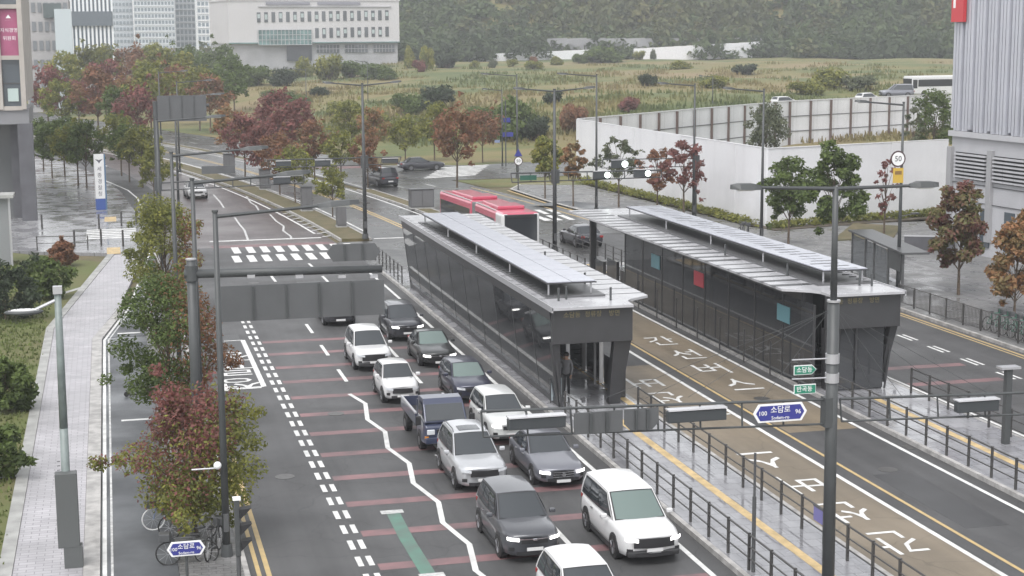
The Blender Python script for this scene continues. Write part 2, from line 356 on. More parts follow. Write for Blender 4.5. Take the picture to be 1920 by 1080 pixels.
# ironwork and patches in the asphalt
for i, (x, y) in enumerate(((5.2, 52), (8.1, 60.5), (13.9, 57.2), (24.9, 47.5), (8.0, 95), (33.9, 66), (5.0, 61), (11.2, 98.5), (25.0, 58.5))):
    struct(MB().tube((x, y, -.02), (x, y, .0095), .33, n=20).build('manhole_cover', mat('cast_iron', (.06, .058, .056), .4, var=.2, scale=6)))
for x, y in ((3.32, 47), (3.32, 57), (3.32, 67), (15.75, 45), (15.75, 60), (15.75, 75), (26.95, 50)): struct(MB().box((x, y, .004), (.24, .6, .012)).build('drain_grate', mat('cast_iron', (.06, .058, .056), .4)))
for x, y, a, b_ in ((5.0, 76, 1.5, 5), (8.0, 88, 1.2, 7), (24.8, 44, 1.4, 6), (11.2, 92.5, 1.4, 4.5)): struct(MB().box((x, y, .0012), (a, b_, .004)).build('asphalt_patch', mat('fresh_asphalt', (.036, .036, .037), .42, var=.15, scale=.6)))
# ---- islands carrying the two bus shelters
def island(x0, x1, y0, y1, side):
    o = strip('traffic_island', x0+.16, x1-.16, y0, y1, .15, islp, thick=.2)
    strip('kerb', x0, x0+.158, y0, y1, .155, kerbm, thick=.2); strip('kerb', x1-.158, x1, y0, y1, .155, kerbm, thick=.2)
    strip('tactile_paving', side-.15, side+.15, y0, 57, .156, tactile)
    strip('tactile_paving', side-.15, side+.15, 92, y1-1, .156, tactile)
island(16.0, 19.85, 5, 97, 18.2); island(27.2, 31.3, 5, 97, 29.1)
strip('tactile_paving', 19.3, 19.6, 58, 92, .156, tactile)
sheet('tactile_paving', [(17.6, 93.5), (19.5, 93.5), (19.5, 96.4), (17.6, 96.4)], .160, tactile)
# ---- left side: planting verge, cycle path, walkway, lawn
strip('sidewalk', 1.35, 3.05, 5, 100, .12, sidep, thick=.17); strip('kerb', 3.052, 3.2, 5, 112, .13, kerbm, thick=.18)
strip('cycle_path', -.72, 1.345, 5, 79, .06, bikeasph, thick=.1)
walk_l = [(-3.05, 5), (-1.2, 5), (-1.2, 78.6), (.2, 88), (2.0, 110), (.1, 110), (-3.05, 82)]
slab('walkway', walk_l, -.1, .13, walkp)
slab('kerb', [(-1.19, 5), (-.74, 5), (-.74, 78.4), (.6, 87.8), (.25, 88), (-1.19, 78.6)], -.1, .15, kerbm)
slab('lawn_edge', [(-3.45, 5), (-3.06, 5), (-3.06, 82), (.08, 110), (-.35, 110), (-3.45, 82)], -.1, .16, concrete)
slab('cycle_path', [(-.72, 79.2), (1.345, 79.2), (2.6, 100), (2.6, 112), (2.2, 110), (.65, 88.2)], -.1, .055, bikeasph)
polyline('cycle_path_line', [(-.62, 5), (-.62, 78.4), (.72, 88), (2.35, 110)], .12, .066, wpaint); polyline('cycle_path_line', [(-.42, 5), (-.42, 78.4), (.92, 88)], .07, .066, wpaintw)
for y in (61.2, 79.9): struct(MB().sheet([(.0, y), (1.1, y), (1.1, y+.25), (0, y+.25)], .064).build('cycle_path_mark', wpaint))
slab('lawn', [(-30, 5), (-3.46, 5), (-3.46, 82), (-.6, 106), (-7, 113), (-30, 113)], -.1, .10, grass)
slab('plaza', [(-60, 113.1), (-6.9, 113.1), (-.45, 110.1), (3.0, 110.1), (3.0, 136), (-.5, 190), (-40, 240), (-60, 240)], -.1, .165, plazap)
for p in ((207, 411), (213, 470)):
    q = P(*p, .166); struct(MB().box((q.x, q.y, .17), (.9, 3.4, .006)).build('tactile_paving', tactile))
for pl in ([P(100, 556, .1), P(215, 520, .1)], [P(115, 582, .1), P(150, 580, .1)], [P(0, 895, .1), P(58, 890, .1)]): polyline('lawn_path', pl, .35, .112, concrete)
# curving ramp road beside the plaza, with a white edge line
rc = [P(*q, .17) for q in ((285, 392), (262, 362), (235, 342), (200, 322), (170, 312), (120, 296), (70, 284))]
polyline('ramp_road', [(p.x, p.y) for p in rc], 3.0, .176, asphalt)
polyline('lane_line', [(p.x, p.y) for p in [P(*q, .17) for q in ((268, 393), (258, 372), (240, 357), (217, 347), (196, 338))]], .16, .180, wpaint)
strip('sidewalk', -2.5, 3.1, 136.1, 420, .12, sidep, thick=.17)
# ---- planted strips between carriageway and busway beyond the crossing
def planter(x0, x1, y0, y1):
    strip('median_verge', x0+.16, x1-.16, y0, y1, .14, medgrass, thick=.2)
    strip('kerb', x0, x0+.158, y0, y1, .16, kerbm, thick=.2); strip('kerb', x1-.158, x1, y0, y1, .16, kerbm, thick=.2)
planter(16.3, 18.6, 113.2, 420); planter(26.5, 28.0, 119, 150); planter(26.5, 28.0, 185, 420)
# ---- right side: sidewalk and forecourt
strip('kerb', 40.1, 40.28, 5, 112, .15, kerbm, thick=.2)
slab('sidewalk', [(40.285, 5), (90, 5), (90, 96), (64, 111), (46.5, 111), (44.4, 148), (38.6, 150), (36.8, 146), (37.1, 134), (38.2, 122), (40.285, 112)], -.1, .145, sidep)
polyline('kerb_band', [(40.1, 112), (38.1, 122), (37.0, 134), (36.6, 146), (38.6, 150.3), (44, 150)], .3, .165, kerbm)
polyline('gutter', [(39.9, 112), (37.8, 122), (36.7, 134), (36.3, 146)], .3, .014, ypaint)
bandm = mat('dark_paver_band', (.16, .155, .16), .35, var=.2, scale=1)
for pl in ([P(1690, 520, .15), P(1920, 580, .15)], [P(1698, 490, .15), P(1920, 556, .15)], [P(1450, 470, .15), P(1600, 505, .15)], [P(1110, 372, .15), P(1330, 405, .15)]): polyline('paver_band', pl, .45, .150, bandm)
polyline('bicycle_way', [P(1015, 385, .15), P(1060, 378, .15), P(1130, 392, .15), P(1330, 425, .15)], 2.2, .151, bikeasph)
slab('planting_bed', [P(1560, 452, .15).xy, P(1675, 447, .15).xy, P(1690, 425, .15).xy, P(1600, 420, .15).xy], .1, .22, medgrass)
slab('planting_bed', [(44.9, 150), (46.2, 150), (48.2, 110.6), (66, 115.6), (66, 113.6), (47.2, 108.6), (46.8, 112)], .1, .2, soil)
# ---- open field and hill behind
def sm(t): t = max(0, min(1, t)); return t*t*(3-2*t)
def terrain(x, y):
    edge = 26+bend(y)+16
    a = sm((x-edge)/55.); d = sm((y-168+(x-45)*-.18)/70.)
    z = 5.2*a*d*sm((x+40)/140.)+1.4*a*sm((y-230)/200.)
    z += .35*a*d*(math.sin(x*.11+y*.05)+math.sin(y*.13-x*.04))
    rr = y+x*.22
    z += max(0, rr-505)*.30*sm((rr-505)/60.)*(0 if x < 70 else sm((x-70)/60.))
    return z
b = MB(); NX, NY = 110, 110
def fpt(u, v):
    y = 150+v*560; x0 = 39+bend(y); x = x0+u**1.3*(620)
    return (x, y, terrain(x, y)-.03)
b.grid(fpt, NX, NY)
fieldm = bpy.data.materials.new('dry_grass_field'); fieldm.use_nodes = True
t = fieldm.node_tree; N = t.nodes; L = t.links; pb = N['Principled BSDF']; pb.inputs['Roughness'].default_value = .95
tc = N.new('ShaderNodeTexCoord'); mp = N.new('ShaderNodeMapping'); mp.inputs['Scale'].default_value = (.02, .045, .02); L.new(tc.outputs['Object'], mp.inputs[0])
nz = N.new('ShaderNodeTexNoise'); nz.inputs['Scale'].default_value = 1.; nz.inputs['Detail'].default_value = 9; nz.inputs['Roughness'].default_value = .62; L.new(mp.outputs[0], nz.inputs[0])
cr = N.new('ShaderNodeValToRGB'); L.new(nz.outputs['Fac'], cr.inputs[0])
e = cr.color_ramp.elements; e[0].position = .34; e[0].color = (.06, .085, .028, 1); e[1].position = .70; e[1].color = (.21, .15, .09, 1)
for ps, c in ((.45, (.10, .115, .038, 1)), (.52, (.155, .135, .052, 1)), (.60, (.18, .145, .07, 1))):
    q = e.new(ps); q.color = c
L.new(cr.outputs[0], pb.inputs['Base Color'])
struct(b.build('field', fieldm, smooth=True))
struct(MB().grid(lambda u, v: (-10+u*900, 690+v*500, (20+v*170)*sm((u*900-60)/160.)-.1), 40, 20).build('hill', mat('forest_floor', (.045, .05, .025), .9, var=.3, scale=.02), smooth=True))
# ================================================================ TREES
def leafmat(name, c1, c2, island=1.1, scale=.9):
    g = 1.85; m = mat(name, tuple(c*g for c in c1), .7, col2=tuple(c*g for c in c2), scale=scale, island=island, spread=.12, spec=.3)
    t = m.node_tree; N = t.nodes; L = t.links; b = N['Principled BSDF']; tr = N.new('ShaderNodeBsdfTranslucent'); L.new(b.inputs['Base Color'].links[0].from_socket, tr.inputs[0])
    mx = N.new('ShaderNodeMixShader'); mx.inputs[0].default_value = .4; L.new(b.outputs[0], mx.inputs[1]); L.new(tr.outputs[0], mx.inputs[2]); L.new(mx.outputs[0], N['Material Output'].inputs[0]); return m
LM = {
 'green': leafmat('green_leaves', (.07, .095, .028), (.04, .056, .02)),
 'olive': leafmat('olive_leaves', (.135, .135, .032), (.07, .078, .026)),
 'redgreen': leafmat('red_and_green_leaves', (.08, .082, .032), (.115, .05, .046), .9, .55),
 'red': leafmat('red_leaves', (.135, .055, .05), (.085, .042, .036), .9, .6),
 'rust': leafmat('rust_leaves', (.145, .07, .042), (.095, .058, .032)),
 'orange': leafmat('orange_leaves', (.18, .095, .048), (.10, .078, .036)),
 'yellow': leafmat('yellow_green_leaves', (.16, .15, .036), (.078, .09, .026)),
 'dark': leafmat('dark_evergreen_leaves', (.034, .046, .026), (.02, .027, .017)),
 'grey': leafmat('grey_green_leaves', (.085, .092, .058), (.048, .058, .034)),
}
def leaf_cloud(n, centers, radii, size, seed, flat=.75):
    r = np.random.default_rng(seed); k = len(centers); centers = np.array(centers); radii = np.array(radii)
    pr = radii**2/np.sum(radii**2); ci = r.choice(k, n, p=pr)
    d = r.normal(size=(n, 3)); d /= np.linalg.norm(d, axis=1)[:, None]; rad = r.random(n)**.42
    c = centers[ci]+d*(radii[ci]*rad)[:, None]*np.array([1, 1, flat])
    nrm = d*.6+r.normal(size=(n, 3))*.6; nrm[:, 2] += .5; nrm /= np.linalg.norm(nrm, axis=1)[:, None]
    a = np.cross(nrm, r.normal(size=(n, 3))); a /= np.linalg.norm(a, axis=1)[:, None]; bb = np.cross(nrm, a)
    s = size*(.6+.8*r.random(n))[:, None]
    V = np.stack([c-a*s, c-bb*s*.5, c+a*s, c+bb*s*.5], 1).reshape(-1, 3)
    return V
def quads_mesh(name, V):
    n = len(V)//4; m = bpy.data.meshes.new(name); m.vertices.add(len(V)); m.vertices.foreach_set('co', V.astype(np.float32).ravel())
    m.loops.add(len(V)); m.loops.foreach_set('vertex_index', np.arange(len(V), dtype=np.int32)); m.polygons.add(n)
    m.polygons.foreach_set('loop_start', np.arange(0, len(V), 4, dtype=np.int32)); m.polygons.foreach_set('loop_total', np.full(n, 4, dtype=np.int32)); m.update(calc_edges=True); return m
def make_tree(seed, height, crown_r, base_frac, leaves, leaf, nclump=16, sparse=1., narrow=1., tone=None):
    """returns trunk mesh and crown mesh of one tree standing at the origin"""
    r = random.Random(seed); tb = MB(); zb = height*base_frac; zt = height
    tr = max(.035, height*.011)
    top = Vector((r.uniform(-.1, .1), r.uniform(-.1, .1), height*.72)); fork = Vector((r.uniform(-.04, .04), r.uniform(-.04, .04), zb*.85))
    tb.path([(0, 0, 0), fork, fork.lerp(top, .5)+Vector((r.uniform(-.1, .1), r.uniform(-.1, .1), 0)), top], [tr*1.35, tr, tr*.6, tr*.25], 7)
    C = []; Rd = []
    for i in range(nclump):
        t = (i+.5)/nclump; a = i*2.399+r.uniform(-.4, .4); zz = zb+(zt-zb)*(.08+.86*t)
        prof = math.sin(math.pi*min(1, max(.06, .14+.80*t)))**.8; rr = crown_r*narrow*prof*r.uniform(.35, .92)
        c = Vector((math.cos(a)*rr, math.sin(a)*rr, zz)); C.append(c); Rd.append(crown_r*r.uniform(.22, .44)*sparse)
        s = fork.lerp(top, max(0, t-.25)); tb.path([s, s.lerp(c, .55)+Vector((0, 0, .06*height*(.4 if t > .5 else .1))), c], [tr*.45, tr*.3, tr*.12], 5)
    for _ in range(nclump//2):      # stray sprays that break the outline
        c = Vector(r.choice(C)); d = Vector((c.x, c.y, (c.z-(zb+zt)/2)*.8)); d = d.normalized() if d.length > .01 else Vector((0, 0, 1)); C.append(c+d*crown_r*r.uniform(.22, .45)); Rd.append(crown_r*r.uniform(.09, .17))
    V = leaf_cloud(leaves, C, Rd, leaf, seed); me = quads_mesh('crown', V)
    if tone:
        cen = V.reshape(-1, 4, 3).mean(1); jit = np.random.default_rng(seed).normal(size=len(cen))*.28
        me.polygons.foreach_set('material_index', np.array([1 if tone(c[0]/crown_r+j, c[1]/crown_r+j, (c[2]-zb)/(zt-zb)+j) else 0 for c, j in zip(cen, jit)], dtype=np.int32))
    return tb.mesh('trunk'), me
def put_tree(name, label, kind, loc, meshes, rz=0., s=(1, 1, 1), group=None, cat='tree', k2=None):
    t_ = thing(name, label, cat, loc, rz, group); t_.scale = s
    tr = bpy.data.objects.new('trunk', meshes[0]); cr_ = bpy.data.objects.new('crown', meshes[1])
    if not meshes[0].materials: meshes[0].materials.append(bark)
    if not meshes[1].materials: meshes[1].materials.append(LM[kind])
    for o in (tr, cr_): COL.objects.link(o); o.parent = t_
    if k2 and len(meshes[1].materials) < 2: meshes[1].materials.append(LM[k2])
    cr_.material_slots[0].link = 'OBJECT'; cr_.material_slots[0].material = LM[kind]
    return t_
# street trees in the left verge (unique meshes)
for i, (px, py, h, r_, bf, lab, k, k2, tn, n, lf) in enumerate((
    (368, 1003, 4.5, 2.3, .14, 'street tree with dark red top and green skirt beside parked bicycles', 'olive', 'red', lambda x, y, z: z > .48 and x < .5, 19000, .062),
    (322, 800, 5.7, 2.2, .12, 'leafy street tree half green half red beside the cycle path', 'green', 'rust', lambda x, y, z: x > .3, 17500, .066),
    (312, 592, 6.2, 2.3, .12, 'green street tree with a reddish flank at the walkway bend', 'olive', 'rust', lambda x, y, z: x > .25 and z > .25 and z < .8, 12500, .08))):
    put_tree('street_tree', lab, k, P(px, py, .12), make_tree(40+i, h, r_, bf, n, lf, 26, tone=tn), group='street trees on the left verge', k2=k2)
GE = 'trees on the right sidewalk'
for i, (px, py, h, r_, bf, lab, k, n, lf, sp) in enumerate((
    (1478, 462, 6.2, 1.75, .32, 'green sidewalk tree standing against the white hoarding, smaller of two', 'green', 4200, .14, 1.),
    (1563, 492, 7.2, 2.05, .36, 'tall dense green sidewalk tree near the glass bus stop', 'green', 5200, .15, 1.05),
    (1797, 553, 6.4, 1.75, .25, 'tree with red tips over green on the right forecourt', 'redgreen', 5500, .14, 1.),
    (1902, 590, 5.0, 1.6, .15, 'rust coloured tree at the corner of the ribbed building', 'orange', 4000, .14, 1.),
    (1160, 388, 5.9, 1.9, .42, 'sparse green sapling in front of the white hoarding', 'grey', 1100, .17, .75),
    (1232, 398, 5.2, 1.75, .36, 'sparse rust and green sapling in front of the white hoarding', 'rust', 1000, .17, .75),
    (1282, 414, 6.3, 1.9, .4, 'sparse dark red sapling in front of the white hoarding', 'red', 1200, .17, .75),
    (1075, 386, 5.4, 1.0, .42, 'slim orange tree beside the corner of the hoarding', 'orange', 2000, .15, 1.),
    (1022, 372, 5.4, 1.5, .4, 'yellow green tree at the far street corner', 'yellow', 2300, .17, 1.),
    (1657, 440, 5.6, 1.1, .3, 'thin almost bare tree with red leaves by the planting bed', 'red', 420, .15, .6))):
    put_tree('sidewalk_tree', lab, k, P(px, py, .15), make_tree(70+i, h, r_, bf, n, lf, 16 if sp < 1 else 18, sp), rz=i*.9, group=GE)
# shared far trees
FAR = [make_tree(200+i, 6.5, 2.5, .38, 1900, .19, 18) for i in range(4)]
ADJ = dict(green='green', olive='olive green', red='dark red', rust='rusty brown', orange='orange', yellow='yellow green', dark='very dark green', grey='grey green', redgreen='red and green')
def far_tree(px, py, kind, s, label, group, z=.1, i=[0], sz=None):
    label = ADJ[kind]+' '+label; s = min(s, 1.9)
    i[0] += 1; put_tree('roadside_tree', label, kind, P(px, py, z), FAR[i[0] % 4], rz=i[0]*1.1, s=(s, s, sz or s), group=group)
GM = 'autumn trees on the planted median'
for px, py, k, s in ((429, 311, 'orange', 1.0), (460, 335, 'red', .98), (492, 349, 'red', .92), (525, 366, 'rust', .85), (554, 381, 'olive', .75), (624, 407, 'olive', .62)):
    far_tree(px, py, k, s, 'tree in a row on the planted median beyond the crossing', GM)
GM2 = 'autumn trees on the far median'
for px, py, k, s in ((590, 337, 'rust', .9), (640, 345, 'olive', .8), (560, 318, 'red', 1.15), (520, 300, 'red', 1.2), (690, 352, 'rust', .75)):
    far_tree(px, py, k, s, 'tree in the row between busway and right carriageway', GM2)
GM3 = 'trees on the far sidewalk'
for px, py, k, s in ((857, 352, 'rust', 1.15), (760, 315, 'olive', .85), (700, 300, 'orange', .9), (815, 300, 'olive', 1.0), (660, 290, 'olive', 1.0), (905, 305, 'rust', .9)):
    far_tree(px, py, k, s, 'tree along the far sidewalk before the field', GM3)
GL = 'trees around the plaza'
for px, py, k, s in ((82, 322, 'green', .85), (98, 333, 'green', .85), (122, 332, 'green', .95), (147, 348, 'olive', .95), (163, 352, 'green', .95), (228, 330, 'olive', .95), (243, 342, 'green', .9), (268, 352, 'olive', .9), (290, 385, 'olive', .75)):
    far_tree(px, py, k, s, 'tree standing in the wet plaza by the ramp road', GL, .16)
GL2 = 'distant trees beyond the plaza'
for px, py, k, s in ((92, 250, 'red', 1.5), (118, 262, 'olive', 1.3), (150, 250, 'red', 1.2), (185, 262, 'rust', 1.5), (200, 240, 'red', 1.6), (240, 255, 'orange', 1.3), (262, 285, 'red', 1.25), (285, 262, 'olive', 1.6), (225, 275, 'green', 1.2), (330, 235, 'rust', 1.5), (375, 245, 'olive', 1.5), (345, 215, 'yellow', 1.7), (300, 215, 'olive', 2.), (130, 215, 'yellow', 1.8), (415, 232, 'green', 1.4), (395, 250, 'rust', 1.3), (170, 205, 'olive', 2.2), (255, 205, 'rust', 2.2), (85, 205, 'red', 2.4), (440, 218, 'green', 1.6), (205, 190, 'olive', 2.6), (350, 190, 'green', 2.6), (420, 195, 'green', 2.4), (290, 180, 'yellow', 3.)):
    far_tree(px, py, k, s, 'distant tree in the wooded avenue beyond the plaza', GL2)
# field shrubs and trees by the white office: own distance on the terrain
def ter_pt(px, py):
    r = RM @ np.array([px-CX, py-CY, FPX]); t = .02
    while t < .5:
        p = r*t
        if p[1] > 150 and CAMH+p[2] <= terrain(p[0], p[1]): break
        t += .0004
    return Vector((p[0], p[1], terrain(p[0], p[1])-.1))
SHR = []
for i in range(3):
    C = [(random.uniform(-1, 1)*1.1, random.uniform(-1, 1)*1.1, random.uniform(.4, 1.5)) for _ in range(14)]
    tb = MB()
    for c in C: tb.path([(0, 0, -.1), (c[0]*.5, c[1]*.5, c[2]*.55), c], [.05, .035, .015], 5)
    SHR.append((tb.mesh('trunk'), quads_mesh('crown', leaf_cloud(2200, C, [.75]*14, .16, 300+i))))
def shrub(px, py, kind, wpx, hpx, label, group=None, cat='shrub', i=[0]):
    if group: label = ADJ[kind]+' '+label
    p = ter_pt(px, py); d = math.hypot(p.x, p.y); i[0] += 1
    s = wpx*d/FPX/3.4; sz = hpx*d/FPX/2.1; put_tree('field_shrub', label, kind, p, SHR[i[0] % 3], rz=i[0]*.7, s=(s, s, sz), group=group, cat=cat)
shrub(817, 207, 'dark', 78, 52, 'large dark rounded bush standing alone in the dry field')
shrub(762, 215, 'green', 62, 44, 'paler green bush touching the large dark bush in the field')
shrub(955, 262, 'green', 110, 85, 'big bright green bush behind the blue street name signs')
shrub(1075, 250, 'rust', 60, 60, 'brownish bush beside the hoarding corner'); shrub(1005, 265, 'dark', 70, 50, 'low dark green bush beside the big green bush')
shrub(1130, 118, 'green', 90, 32, 'broad green bush in front of the far white fence'); shrub(1214, 162, 'dark', 34, 26, 'small dark bush in the dry grass behind the fence')
shrub(1180, 208, 'red', 44, 28, 'purplish bush just behind the fence top'); put_tree('yard_tree', 'grey green tree rising inside the fenced yard before the panels', 'grey', (PY(1437, 272, 150).x, 150, 0), make_tree(801, 7.5, 2.5, .42, 3600, .15, 18)); put_tree('yard_tree', 'green tree between the fence end and the ribbed building', 'green', (PY(1752, 272, 150).x, 150, 0), make_tree(802, 8.6, 2.6, .35, 4200, .15, 18)); put_tree('yard_tree', 'thin straggly tree in the corner of the fenced yard', 'grey', (PY(1712, 272, 146).x, 146, 0), make_tree(803, 7.2, 1.5, .4, 900, .14, 12, .7))
GS = 'scattered bushes in the field'
for px, py, k, a, c in ((560, 200, 'green', 60, 25), (640, 215, 'olive', 70, 30), (700, 235, 'olive', 60, 32), (880, 250, 'olive', 60, 30), (900, 225, 'green', 70, 28), (1040, 195, 'dark', 40, 26), (600, 180, 'dark', 46, 18), (520, 190, 'green', 60, 24), (1340, 165, 'olive', 60, 24), (1560, 165, 'olive', 80, 40), (1610, 170, 'grey', 70, 30), (1510, 178, 'olive', 70, 26), (1270, 130, 'olive', 50, 18), (1000, 130, 'olive', 40, 18), (1400, 140, 'dark', 50, 22), (840, 270, 'olive', 70, 34), (740, 255, 'olive', 60, 30)):
    shrub(px, py, k, a, c, 'scattered bush growing in the dry grass field', GS)
for px, py, k, a, c in ((890, 128, 'olive', 22, 16), (925, 127, 'grey', 20, 18), (960, 125, 'olive', 26, 16), (1000, 124, 'rust', 16, 20), (1040, 122, 'olive', 30, 18), (1085, 119, 'green', 30, 20), (1200, 112, 'olive', 26, 18), (1225, 111, 'grey', 14, 20), (1262, 109, 'dark', 14, 16), (1310, 107, 'olive', 18, 14), (1345, 106, 'grey', 12, 18), (1385, 104, 'olive', 24, 16), (1430, 102, 'olive', 30, 18)): shrub(px, py, k, a, c, 'bush growing against the far white fence', 'bushes along the far white fence')
GB = 'trees in front of the white office building'
for px, py, k, a, c in ((765, 128, 'yellow', 26, 44), (800, 130, 'yellow', 30, 48), (620, 150, 'olive', 60, 50), (570, 145, 'olive', 40, 40), (660, 145, 'green', 60, 34), (700, 148, 'green', 50, 30), (535, 160, 'dark', 60, 36), (480, 160, 'green', 60, 40), (785, 135, 'red', 26, 24), (720, 150, 'green', 44, 28), (450, 160, 'green', 50, 44), (840, 128, 'dark', 50, 30)):
    shrub(px, py, k, a, c, 'tree growing at the foot of the white office building', GB, 'tree')
# wooded hill: one mass
Vs = []; rr_ = np.random.default_rng(5); lo = [leaf_cloud(120, [(0, 0, 2.6), (1.5, .7, 1.9), (-1.3, -.9, 2.0), (.2, -1.4, 1.7), (0, 0, 4.0)], [1.9, 1.4, 1.5, 1.4, 1.2], .55, 900+i) for i in range(8)]
HM = {'green': leafmat('hill_green', (.055, .074, .03), (.044, .06, .026), .7, .02), 'dark': leafmat('hill_dark_green', (.04, .055, .026), (.032, .044, .022), .7, .02), 'olive': leafmat('hill_olive', (.075, .08, .034), (.058, .066, .03), .7, .02), 'grey': leafmat('hill_grey_green', (.062, .074, .04), (.05, .06, .034), .7, .02), 'yellow': leafmat('hill_yellowing', (.095, .09, .035), (.07, .072, .03), .7, .02)}
KH = [('green', 'mid green'), ('dark', 'dark green'), ('olive', 'olive'), ('grey', 'grey green'), ('yellow', 'yellowing')]; hills = {i: [] for i in range(5)}
for k in range(8800):
    px = rr_.uniform(740, 1800) if k % 5 else rr_.uniform(380, 760); u = rr_.uniform(0, 1)
    Y = 420+u*360; dirx = RM @ np.array([px-CX, 60-CY, FPX]); x = dirx[0]/dirx[1]*Y; z = terrain(x, Y)
    if z < 3.5 or Y+x*.22 < 506-max(0, x-225)*.9+10*math.sin(x*.05): continue
    s = rr_.uniform(.7, 1.9); q = lo[k % 8]*np.array([s, s, s*rr_.uniform(.7, 1.2)])+np.array([x, Y, z-.5])
    pat = math.sin(x*.045)+math.sin(Y*.07+x*.02)+rr_.normal()*.7
    hills[1 if pat < -.9 else 0 if pat < .5 else 3 if pat < .8 else 2 if pat < 2.6 else 4].append(q)
for i, (kk, ad) in enumerate(KH):
    o = bpy.data.objects.new('wooded_hillside', quads_mesh('wooded_hillside', np.concatenate(hills[i]))); COL.objects.link(o); o.data.materials.append(HM[kk]); stuff(o, ad+' trees of the misty wooded hillside behind the field', 'woodland')
# tall dry grass over the field: one mass
Vs = []
for k in range(1700):
    px = rr_.uniform(480, 1780); py = 118+rr_.random()**.8*150; p = ter_pt(px, py) if k % 2 == 0 else p+Vector((rr_.uniform(-3, 3), rr_.uniform(-4, 4), 0))
    if p.y > 500: continue
    n = 14; c = np.array([[p.x, p.y, terrain(p.x, p.y)]]*n)+rr_.normal(size=(n, 3))*np.array([1.3, 1.3, .0]); a = rr_.uniform(0, 6.28, n); hh = rr_.uniform(.3, .8, n); wd = .16
    dx = np.stack([np.cos(a)*wd, np.sin(a)*wd, np.zeros(n)], 1); up = np.stack([rr_.normal(size=n)*.1, rr_.normal(size=n)*.1, hh], 1)
    Vs.append(np.stack([c-dx, c+dx, c+dx*.3+up, c-dx*.3+up], 1).reshape(-1, 3))
o = bpy.data.objects.new('dry_grass', quads_mesh('dry_grass', np.concatenate(Vs))); COL.objects.link(o); o.data.materials.append(fieldm); stuff(o, 'tall dry grass covering the open field', 'grass')
# weeds along the hoarding and verge
Vs = []
for (a0, a1, n) in (((45.1, 150), (46.9, 111.5), 420), ((47.4, 110), (66, 115), 360), ((44.6, 150.3), (60, 163), 120)):
    for _ in range(n):
        t_ = rr_.random(); p = np.array([a0[0]+(a1[0]-a0[0])*t_, a0[1]+(a1[1]-a0[1])*t_, .15])+rr_.normal(size=3)*np.array([.35, .35, 0])
        Vs.append(leaf_cloud(12, [p+np.array([0, 0, .3])], [.42], .12, int(rr_.integers(1e6))))
o = bpy.data.objects.new('weeds', quads_mesh('weeds', np.concatenate(Vs))); COL.objects.link(o); o.data.materials.append(LM['olive']); stuff(o, 'ragged weeds along the foot of the white hoarding', 'weeds')
# clipped shrubs at the lawn, lower left
for px, py, h, r_, k, lab in ((88, 560, 2.3, 1.6, 'green', 'green spreading shrub on the lawn below the plaza railing'), (10, 600, 3.0, 1.9, 'dark', 'dark shrub massed at the building side of the lawn'), (15, 770, 2.0, 1.2, 'green', 'green shrub on the lawn beside the tall lamp post'), (-15, 900, 1.8, 1.1, 'green', 'overgrown green shrub at the edge of the lawn'), (120, 500, 1.6, 1.0, 'rust', 'low reddish shrub at the top of the lawn')):
    put_tree('lawn_shrub', lab, k, P(px, py, .1), make_tree(500+px, h, r_, .08, 3800, .12, 16), cat='shrub')
Vs = []
for _ in range(9000):
    x = rr_.uniform(-12, -3.5); y = rr_.uniform(38, 108)
    if y > 82 and x > -3.5+(y-82)*.1: continue
    n = 2; c = np.array([[x, y, .1]]*n)+rr_.normal(size=(n, 3))*np.array([.08, .08, 0]); a = rr_.uniform(0, 6.28, n); wd = .05
    dx = np.stack([np.cos(a)*wd, np.sin(a)*wd, np.zeros(n)], 1); up = np.stack([rr_.normal(size=n)*.03, rr_.normal(size=n)*.03, rr_.uniform(.06, .16, n)], 1)
    Vs.append(np.stack([c-dx, c+dx, c+dx*.2+up, c-dx*.2+up], 1).reshape(-1, 3))
o = bpy.data.objects.new('lawn_grass', quads_mesh('lawn_grass', np.concatenate(Vs))); COL.objects.link(o); o.data.materials.append(mat('lawn_blades', (.105, .135, .036), .9, col2=(.075, .09, .026), scale=.3, island=.6)); stuff(o, 'short uneven grass of the lawn beside the walkway', 'grass')
# ================================================================ BUILDINGS, WALLS
hoard = mat('white_hoarding', (.70, .70, .72), .5, var=.05, scale=.4)
def streaks(m, amt=.14):
    t = m.node_tree; N = t.nodes; L = t.links; b = N['Principled BSDF']; tc = N.new('ShaderNodeTexCoord'); mp = N.new('ShaderNodeMapping'); mp.inputs['Scale'].default_value = (2.2, 2.2, .09); L.new(tc.outputs['Object'], mp.inputs[0]); nz = N.new('ShaderNodeTexNoise'); nz.inputs['Detail'].default_value = 6; nz.inputs['Scale'].default_value = 1.; L.new(mp.outputs[0], nz.inputs[0])
    mr = N.new('ShaderNodeMapRange'); mr.inputs[1].default_value = .45; mr.inputs[2].default_value = .75; mr.inputs[3].default_value = 1; mr.inputs[4].default_value = 1-amt; L.new(nz.outputs['Fac'], mr.inputs[0]); mx = N.new('ShaderNodeMix'); mx.data_type = 'RGBA'; mx.blend_type = 'MULTIPLY'; mx.inputs[0].default_value = 1; L.new(b.inputs['Base Color'].links[0].from_socket, mx.inputs[6]); L.new(mr.outputs[0], mx.inputs[7]); L.new(mx.outputs[2], b.inputs['Base Color'])
streaks(hoard, .03)
panelm = mat('pale_fence_panel', (.58, .58, .6), .5, var=.06, scale=.6)
brownst = mat('brown_steel', (.11, .075, .065), .6)
